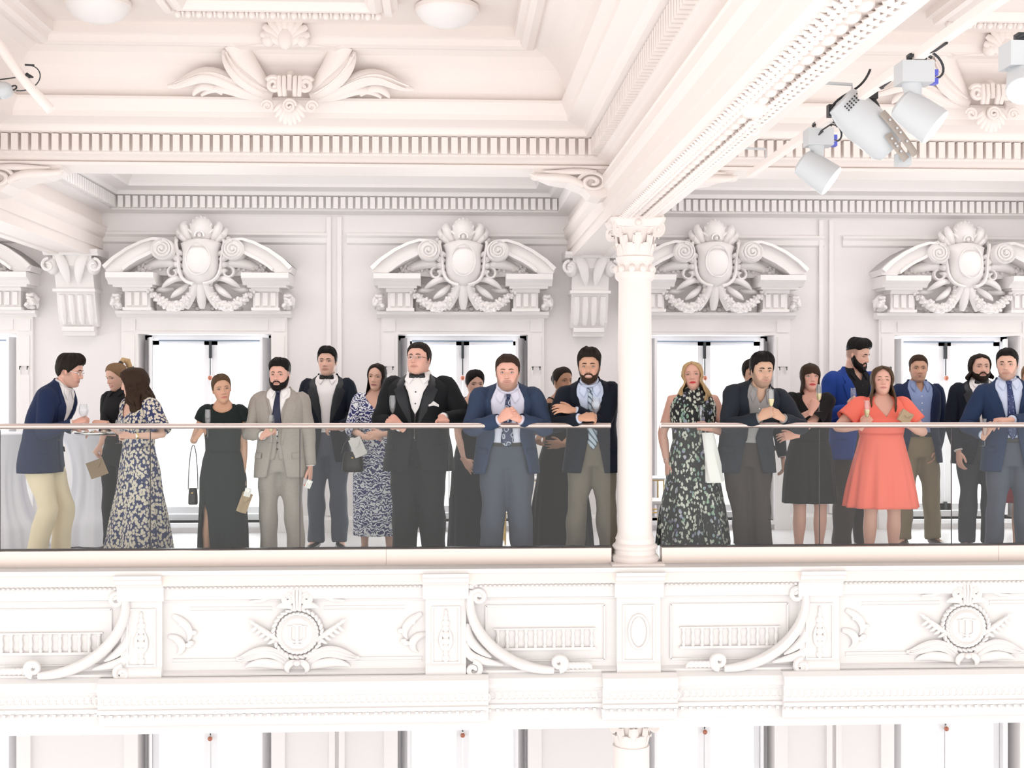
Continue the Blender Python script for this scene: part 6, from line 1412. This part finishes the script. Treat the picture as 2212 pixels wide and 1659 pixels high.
cocktail(205, 12.45, .34, 'tall cocktail table under a white cloth behind the server')
# white chair and brass stands beside the column
def chair(px, Y, rz, label):
    t = thing('dining_chair', label, 'chair', (P(px, 1000, Y).x, Y, 0), rz)
    g = G(); g.lathe([(.0, .43), (.20, .43), (.215, .445), (.21, .465), (.0, .47)], 28); ob('seat', g, M['chairwhite'], t, True)
    for x, y in ((-.16, -.15), (.16, -.15), (-.15, .16), (.15, .16)): g = G(); g.tube([(x * .9, y * .9, .43), (x * 1.15, y * 1.15, .0)], [.016, .012], 8); ob('leg', g, M['chairwhite'], t, True)
    g = G()
    for x in (-.17, .17): g.tube([(x, .17, .43), (x * 1.05, .22, .70), (x * 1.08, .25, .98)], .014, 8)
    ob('back_post', g, M['chairwhite'], t, True)
    for z, h in ((.90, .10), (.66, .07)): g = G(); g.rings([[(x, .20 + .05 * (z - .4) + .03 * (1 - (x / .18) ** 2) + dy, z + dz) for dy, dz in ((-.008, 0), (.008, 0), (.008, h), (-.008, h))] for x in np.linspace(-.18, .18, 9)], True, True); ob('back_slat', g, M['chairwhite'], t, True)
chair(1398, 11.7, 1.2, 'white wooden chair standing behind the column')
def stand(px, Y, label):
    t = thing('side_table', label, 'side table', (P(px, 1000, Y).x, Y, 0))
    for x in (-.17, .17):
        for y in (-.17, .17): g = G(); g.tube([(x, y, 0), (x, y, .62)], .008, 8); ob('leg', g, M['brass'], t, True)
    for z, nm in ((.30, 'lower_rail'), (.61, 'upper_rail')):
        g = G(); q = [(-.17, -.17, z), (.17, -.17, z), (.17, .17, z), (-.17, .17, z), (-.17, -.17, z)]
        for a, b in zip(q, q[1:]): g.tube([a, b], .008, 6)
        ob(nm, g, M['brass'], t, True)
    g = G(); g.box(-.18, .18, -.18, .18, .615, .63); ob('table_top', g, M['chairwhite'], t)
stand(1128, 12.3, 'brass-framed side table between the slate blue suit and the bare-armed woman')
stand(1390, 12.3, 'brass-framed side table behind the column')

# ---- stage lights on their track
def along(a, b, t): return a.lerp(b, t)
TX = 1.86
t = thing('lighting_track', 'long pale lighting track beside the ceiling beam, upper right', 'track', (TX, 3.6, 2.80)); g = G(); g.box(-.02, .02, 0, 4.2, 0, .035); ob('rail', g, M['hallplaster'], t)
for y in (.6, 2.2, 3.8): g = G(); g.tube([(0, y, .03), (0, y, .10), (-.42, y, .12)], .008, 6); ob('hanger', g, M['lampwhite'], t)
g = G(); rr = random.Random(4); pts = [Vector((.015 + .012 * rr.uniform(-1, 1), 1.1 + i * .12, .02 + rr.uniform(-.03, .03))) for i in range(22)]; g.tube(pts, .006, 6); ob('cable', g, M['black'], t, True)
g = G(); g.tube([Vector((.03 * math.sin(i * 1.3), 2.2 + i * .05, -.01 - .035 * math.sin(i * .9) ** 2)) for i in range(14)], .004, 6); ob('cable', g, M['black'], t, True)
def spot(px, py, hx, hy, ex, ey, label, Y, rad, L):
    """box at (px,py); head starts at (hx,hy), points to (ex,ey) in the photo at depth Y"""
    c = P(px, py, Y); t = thing('spotlight', label, 'spotlight', c); h = P(hx, hy, Y) - c; e = P(ex, ey, Y) - c
    g = G(); g.box(-.075, .055, -.05, .05, -.045, .04); ob('ballast_box', g, M['lampwhite'], t)
    g = G(); g.tube([(0, 0, .04), (0, 0, .07)], .018, 10); g.box(-.035, .035, -.02, .02, .05, .075); g.tube([(-.05, -.03, .05), (.0, -.045, .075), (.05, -.03, .055)], .006, 6); ob('track_clamp', g, M['dark'], t)
    g = G(); g.tube([(-.02, 0, -.04), (-.015, 0, -.08), h + Vector((0, 0, .02)), h + Vector((0, 0, -.02))], [.040, .034, .034, .042], 14); ob('arm', g, M['lampwhite'], t, True)
    d = (e - h); d = Vector((d.x, -.045, d.z)).normalized(); a = h - d * .05; b = a + d * L
    hd_ = [a - d * .0, a + d * .004, a + d * .10, b, b - d * .006]
    g = G(); g.tube([a - d * .012, a, a + d * (L * .5), b - d * .002, b], [rad * .6, rad * .82, rad * .95, rad, rad * .96], 28); ob('lamp_head', g, M['lampwhite'], t, True)
    g = G(); g.tube([b - d * .004, b + d * .0015], rad * .93, 28); ob('lens', g, M['lens'], t, True)
    g = G(); g.box(.055, .082, -.018, .018, -.045, -.022); g.box(.055, .082, -.018, .018, -.012, .012); ob('connector', g, M['bluecap'], t)
    g = G(); g.tube(bez([(.08, 0, -.02), (.13, 0, -.01), (.12, 0, .06), (.06, 0, .10), (.02, 0, .09)], 12), .005, 6); ob('cable', g, M['dark'], t, True)
    if label.startswith('white'):
        l = bpy.data.lights.new('spot_beam', 'SPOT'); l.energy = 28; l.color = (1, .93, .82); l.spot_size = 1.2; l.spot_blend = .8; l.shadow_soft_size = .06
        o = bpy.data.objects.new('spot_beam', l); COL.objects.link(o); o.parent = t; o.location = b + d * .02; o.rotation_euler = d.to_track_quat('-Z', 'Y').to_euler()
spot(1772, 297, 1752, 362, 1802, 402, 'white track spotlight nearest the column', 6.35, .083, .175)
spot(1980, 158, 1970, 240, 2025, 290, 'white track spotlight farther from the column, right of the profile lantern', 5.0, .078, .165)
# profile lantern with drilled yoke
Y = 5.75; c = P(1880, 250, Y); t = thing('profile_lantern', 'white profile stage lantern with drilled metal yoke between the two spotlights', 'stage light', c)
def lp(px, py, dy=0): return P(px, py, Y + dy) - c
a, b = lp(1832, 232), lp(1915, 312); d = (b - a).normalized()
g = G(); g.tube([a - d * .05, a - d * .045, a + d * .02, a + d * .10, b, b + d * .03, b + d * .035], [.05, .075, .092, .098, .088, .070, .03], 20); ob('lamp_housing', g, M['lampwhite'], t, True)
g = G(); nrm = Vector((-d.z, 0, d.x))
for i in range(6):
    for j in range(3): q = a - d * (.02 - .012 * j) - Vector((d.z, 0, -d.x)) * (-.04 + .016 * i) * 1 + Vector((0, -.088, 0)); g.sph(q, .0045, 6, 4)
ob('vent_hole', g, M['black'], t, True)
for k, (p0, p1, p2) in enumerate((((1905, 242), (1945, 285), (1978, 335)), ((1918, 290), (1935, 315), (1958, 345)))):
    g = G(); pth = bez([lp(*p0, -.10), lp(*p1, -.11), lp(*p2, -.10)], 10); g.tube(pth, [(.004, .017)] * 11, 8, up=nrm); y_ = ob('yoke_arm', g, M['bracket'], t, True)
    for i in (2, 4, 5, 7): g = G(); g.sph(pth[i] + Vector((0, -.012, 0)), (.006, .004, .006), 8, 5); ob('hole', g, M['lampwhite'], y_, True)
g = G(); q = lp(1950, 345, -.05); g.box(q.x - .03, q.x + .03, q.y - .03, q.y + .03, q.z - .028, q.z + .028); ob('lens_clamp', g, M['lampwhite'], t)
g = G(); q = lp(1880, 205, -.02); g.box(q.x - .035, q.x + .03, q.y - .02, q.y + .02, q.z - .02, q.z + .03); g.tube([q, lp(1895, 230, -.03), lp(1897, 238, -.05)], .012, 8); g.tube([q + Vector((.02, 0, .02)), lp(1905, 185, -.02)], [.006, .016], 8); ob('hook_clamp', g, M['black'], t)
g = G(); q = lp(1797, 240, .03); g.box(q.x - .02, q.x + .02, q.y - .02, q.y + .02, q.z - .028, q.z + .028); g.tube(bez([lp(1795, 235), lp(1810, 205), lp(1840, 200), lp(1865, 190), lp(1880, 150)], 14), .006, 6); ob('cable', g, M['black'], t, True)
# light cut by the right edge, and the cabled lamp at the left edge
spot(2216, 120, 2212, 160, 2200, 200, 'bright spotlight cut off by the upper right corner', 4.3, .06, .14)
c = P(8, 195, 7.6); t = thing('wall_lamp', 'white lamp head with looping cable at the upper left edge', 'lamp', c)
g = G(); g.sph((0, 0, 0), (.055, .06, .05), 16, 10); g.tube([(-.2, 0, .0), (-.02, 0, 0)], [.06, .055], 16); ob('lamp_head', g, M['lampwhite'], t, True)
g = G(); q = lambda px, py: P(px, py, 7.6) - c
g.tube(bez([q(35, 196), q(70, 200), q(105, 175), q(90, 140), q(60, 141)], 16), .0035, 6); ob('cable', g, M['dark'], t, True)
g = G(); g.tube([q(0, 172), q(52, 165)], .004, 6); g.tube([q(50, 165), q(58, 163), q(72, 167)], [.004, .018, .004], 8); g.tube([q(54, 140), q(74, 141)], .006, 8); g.tube(bez([q(22, 190), q(28, 182), q(42, 182), q(38, 194), q(26, 195)], 10), .005, 6); ob('plug', g, M['black'], t, True)
g = G(); g.tube([q(-40, 40), q(45, 165), q(110, 238)], .03, 10); ob('support_pipe', g, M['hallplaster'], t, True)
